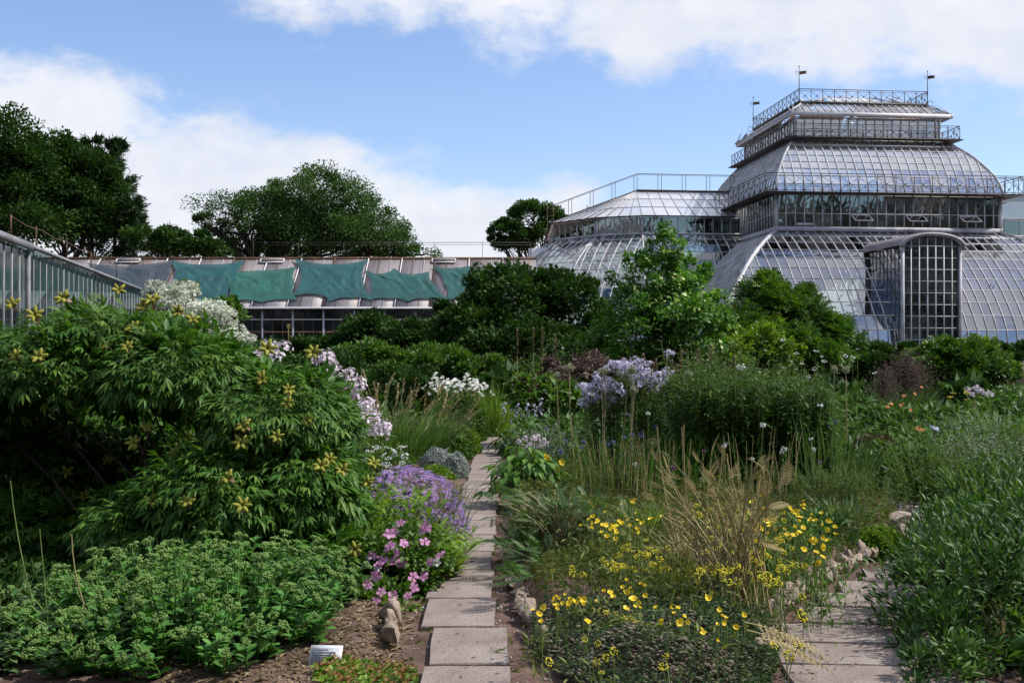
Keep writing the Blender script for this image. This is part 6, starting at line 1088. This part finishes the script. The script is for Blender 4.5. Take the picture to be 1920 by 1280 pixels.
scatter(mb, T_SPIKY, p, norm(rnd(n) * .5 + (0, 0, 1)), (1, 0, 0), U(.03, .055, n), np.clip(rng.normal(.4, .22, n) + .25 * np.sin(x * 7) * np.sin(y * 5), 0, 1)); stuff('ground_cover', mb, 'herb', 'fine grey green ground cover filling the island bed')
mb = MB(); x, y = region(42000, -.1, 1.75, 5.3, 7.5, lambda x, y: (y < 6.95) & (in_poly(x, y, BED) | (edge_dist(x, y, BED) < np.clip(.13 - (y - 6.3) * .12, 0, .13))) & (y < 7.05 + .3 * np.sin(x * 5))); n = len(x); e = np.where(in_poly(x, y, BED), 1, -1) * edge_dist(x, y, BED); p = np.stack([x, y, .03 + .165 * sstep(-.15, .26, e) + U(-.02, .05, n) * (1 + np.sin(x * 9) * np.cos(y * 11))], -1); s_ = rng.uniform(0, 1, n) < .7; p = p[s_]; x, y = x[s_], y[s_]; n = len(x); scatter(mb, T_BEAD, p, norm(rnd(n) * .4 + (0, 0, 1)), (1, 0, 0), U(.011, .021, n), np.clip(rng.normal(.42, .28, n) + .3 * np.sin(x * 4 + y * 3), 0, 1)); stuff('ground_cover', mb, 'carpet', 'brownish grey low sedum carpet at the front tip of the island bed')
mb = MB(); i = rng.choice(n, 3500); scatter(mb, T_SPIKY, p[i] + (0, 0, .02), norm(rnd(3500) * .35 + (0, 0, 1)), (1, 0, 0), U(.02, .036, 3500), U(0, .9, 3500)); stuff('ground_cover', mb, 'bluegreen', 'grey green shoots standing in the brownish sedum carpet')
mound('lime_cushion', 'lime green sedum cushion at the right tip of the island bed', 1648, 1048, 104, 50, 'lime', T_ROS, .035, 2600)
grassclump('iris_tuft', 'short dark blades beside the lime cushion', gx(1580, 10.3), 10.3, .2, 130, .3, .018, 'bluegreen', .5, .4, cat='plant')
stemclump('straw_plant', 'pale upright straw stems in front of the tall leafy stand', 'plant', gx(1420, 11.6), 11.6, .7, .3, 20, .72, L2N, .035, 7, 'straw', 'straw', .1, r=.0045)
stemclump('straw_plant', 'pale thin straw stems below the lavender phlox and allium stalks', 'plant', gx(1180, 11.8), 11.9, .6, .35, 45, .62, L2N, .035, 6, 'straw', 'straw', .12, r=.004)
mb = MB(); n = 170; jy = np.array([6.145, 6.98, 7.78, 8.8, 9.58, 10.4, 11.25, 12.1]); x = np.where(rng.uniform(0, 1, n) < .5, U(-.58, 0, n), rng.choice([-.56, -.13], n)); y = np.where(x == np.round(x, 2), U(6, 14, n), rng.choice(jy, n)) + rng.normal(0, .012, n); scatter(mb, T_TUFT, np.stack([x + rng.normal(0, .015, n), y, np.full(n, .005)], -1), norm(rnd(n) * .5 + (0, 0, 1)), (1, 0, 0), U(.02, .055, n), U(0, 1, n)); stuff('weeds', mb, 'herb', 'tiny weeds growing in the joints and along the edges of the slabs')
# gravel slope with pale chips
mb = MB(); x, y = region(2600, 2.9, 5.4, 10.0, 13.6, lambda x, y: off_path(x, y) & ~in_poly(x, y, BED * .98)); n = len(x); V, Fc = ICO1; sz = U(.008, .03, (n, 1)); pts = (V[None] * (sz * U(.4, 1.4, (n, 3)))[:, None]) + np.stack([x, y, gz(x, y) + .005], -1)[:, None]; mb.add(pts.reshape(-1, 3), (Fc[None] + (np.arange(n) * len(V))[:, None, None]).reshape(-1, 3), np.repeat(U(0, 1, n), len(Fc))); stuff('gravel', mb, 'gravel', 'pale stone chips on the slope at the bend of the curving path')
mb = MB(); x, y = region(2600, -1, 3.4, 5.2, 12, lambda x, y: ~in_poly(x, y, BED)); n = len(x); sz = U(.003, .011, (n, 1)); pts = (V[None] * (sz * U(.5, 1.4, (n, 3)))[:, None]) + np.stack([x, y, gz(x, y) + .004], -1)[:, None]; mb.add(pts.reshape(-1, 3), (Fc[None] + (np.arange(n) * len(V))[:, None, None]).reshape(-1, 3), np.repeat(U(0, 1, n), len(Fc))); stuff('gravel', mb, 'gravel', 'fine grit strewn over the soil beside the paths')
mb = MB(); x, y = region(1100, -.75, 2.9, 5.3, 13, lambda x, y: ~in_poly(x, y, BED) & (~off_path(x, y, .05))); n = len(x); scatter(mb, L2N, np.stack([x, y, np.full(n, .042)], -1), rnd(n) * np.array([1, 1, .05]), (0, 0, 1), U(.015, .05, n), U(0, 1, n)); stuff('leaf_litter', mb, 'brown', 'small dry leaves and twigs lying on the slabs and soil')
mb = MB(); x, y = region(3600, -1.7, -.6, 5.3, 7.6, lambda x, y: x < -.6); n = len(x); scatter(mb, L2N, np.stack([x, y, gz(x, y) + .01], -1), rnd(n) * np.array([1, 1, .1]), (0, 0, 1), U(.02, .09, n), U(0, 1, n)); stuff('leaf_litter', mb, 'brown', 'dry mulch around the white plant label')
# the leafy mass in the right foreground
bl = [B(1750, 1262, 5.95, 70, 75, d=.3), B(1775, 1240, 6.2, 85, 100, d=.4), B(1755, 1120, 7.2, 60, 70, d=.4), B(1860, 1150, 6.9, 190, 190, d=.8), B(1950, 1050, 7.6, 190, 150, d=.8), B(1800, 1080, 7.9, 105, 90, d=.6), B(1780, 1210, 6.5, 95, 90, d=.5), B(1830, 1000, 8.6, 100, 70, d=.6), B(1900, 940, 9.5, 110, 75, d=.6), B(1780, 1010, 9.2, 55, 55, d=.4)]
root, pos = shrub('leafy_shrub', 'dark leafy shrub with lance leaves filling the right foreground beside the curving path', 'shrub', bl, 16000, LLAN, .068, 'peony_dark', 34, .27, up=.6, rand=.7)
grassclump('tall_grass', 'bright yellow green upright shoots behind the dark shrub on the right edge', gx(1890, 9.2), 9.2, .32, 260, .95, .012, 'lime', .25, .3); grassclump('yellowed_grass', 'few yellowing blades standing in the dark shrub at the bottom right', gx(1885, 6.5), 6.5, .07, 14, .42, .018, 'gold', .5, .35, cat='plant')
stemclump('fluffy_perennial', 'pale fluffy stems above the dark shrub on the right', 'plant', gx(1880, 12), 12, .6, .7, 160, .95, L2N, .06, 14, 'silver', 'stem', .12); stemclump('meadow_perennial', 'mixed green and straw stems right of the gravel slope', 'plant', gx(1830, 12.6), 12.6, .9, .8, 260, .75, L2N, .08, 14, 'green', lean=.15)
stemclump('grey_shoots', 'grey blue fine leaved shoots left of the gravel slope', 'plant', gx(1590, 11.6), 11.6, .55, .4, 160, .38, L2N, .06, 14, 'bluegreen', lean=.2); grassclump('grass_tuft', 'bright tuft of grass beyond the gravel slope', gx(1720, 13.3), 13.3, .32, 260, .45, .012, 'grass', .5, .5)
plume('rusty_tuft', 'small rusty orange tuft beside the gravel slope', 1628, 945, 26, 11.4, 'rust', 'straw', 160, .3)
# leftover ground of the middle distance filled with mixed growth
def field(label, mat, n, x0, x1, y0, y1, T, s0, s1, h, name='undergrowth', thr=-1.):
    x, y = U(x0, x1, n), y0 * (y1 / y0) ** U(0, 1, n); x = x * y / y1 if x1 > 9 else x; k = off_path(x, y, .12) & ~in_poly(x, y, BED) & ~((x > 2.9) & (x < 4.6) & (y < 13)) & ((x > -.5) | (y > 24)  | ((x < -2.4) & (y > 12))); v = np.sin(x * .9 + 1.3) * np.cos(y * .7 + x * .3) + .5 * np.sin(x * 2.3 - y * 1.1); k &= v > thr; x, y, v = x[k], y[k], v[k]; n = len(x); hh = h * (.55 + .3 * v); z = gz(x, y) + U(0, 1, n) ** .7 * np.maximum(hh, .08); mb = MB(); sc = U(s0, s1, n) * np.clip(y / 22, .6, 1.6); scatter(mb, T, np.stack([x, y, z], -1), norm(rnd(n) * .45 + (0, 0, 1)), norm(rnd(n)), sc, np.clip(rng.normal(.42, .2, n), 0, 1)); stuff(name, mb, mat, label)
mb = MB(); x, y = region(30000, 2.2, 13, 5.2, 16, lambda x, y: off_path(x, y, .15) & ~in_poly(x, y, BED) & ~((x < 4.4) & (y > 9.9) & (y < 13.2))); n = len(x); scatter(mb, T_TUFT, np.stack([x, y, gz(x, y) + U(0, .22, n)], -1), norm(rnd(n) * .45 + (0, 0, 1)), norm(rnd(n)), U(.09, .2, n), np.clip(rng.normal(.42, .2, n), 0, 1)); stuff('undergrowth', mb, 'grass', 'grassy growth under and beyond the dark shrub on the right')
field('mixed dark green growth between the beds', 'green', 32000, -16, 24, 11, 40, T_TUFT, .14, .26, .62); field('paler grassy growth between the flower clumps', 'grass', 16000, -16, 17, 11, 40, T_SPIKY, .16, .3, .75, thr=.1); field('dark leafy growth under the distant shrubs', 'dark_leaf', 12000, -17, 22, 26, 56, T_ROS, .2, .4, 1.1)
field('yellow green weeds dotted between the beds', 'lime', 3000, -14, 16, 12, 34, T_TUFT, .1, .2, .7, thr=.5)
mb = MB(); x, y = region(26000, -6.5, -.95, 5.3, 12, lambda x, y: off_path(x, y, .25) & ~((x > -1.25) & (y < 7.3)) & ~((x > -2.6) & (y < 6.1))); n = len(x); scatter(mb, T_ROS, np.stack([x, y, gz(x, y) + U(0, .12, n)], -1), norm(rnd(n) * .4 + (0, 0, 1)), (1, 0, 0), U(.04, .09, n), U(0, .8, n)); stuff('undergrowth', mb, 'dark_leaf', 'low leafy growth under the tree peony')
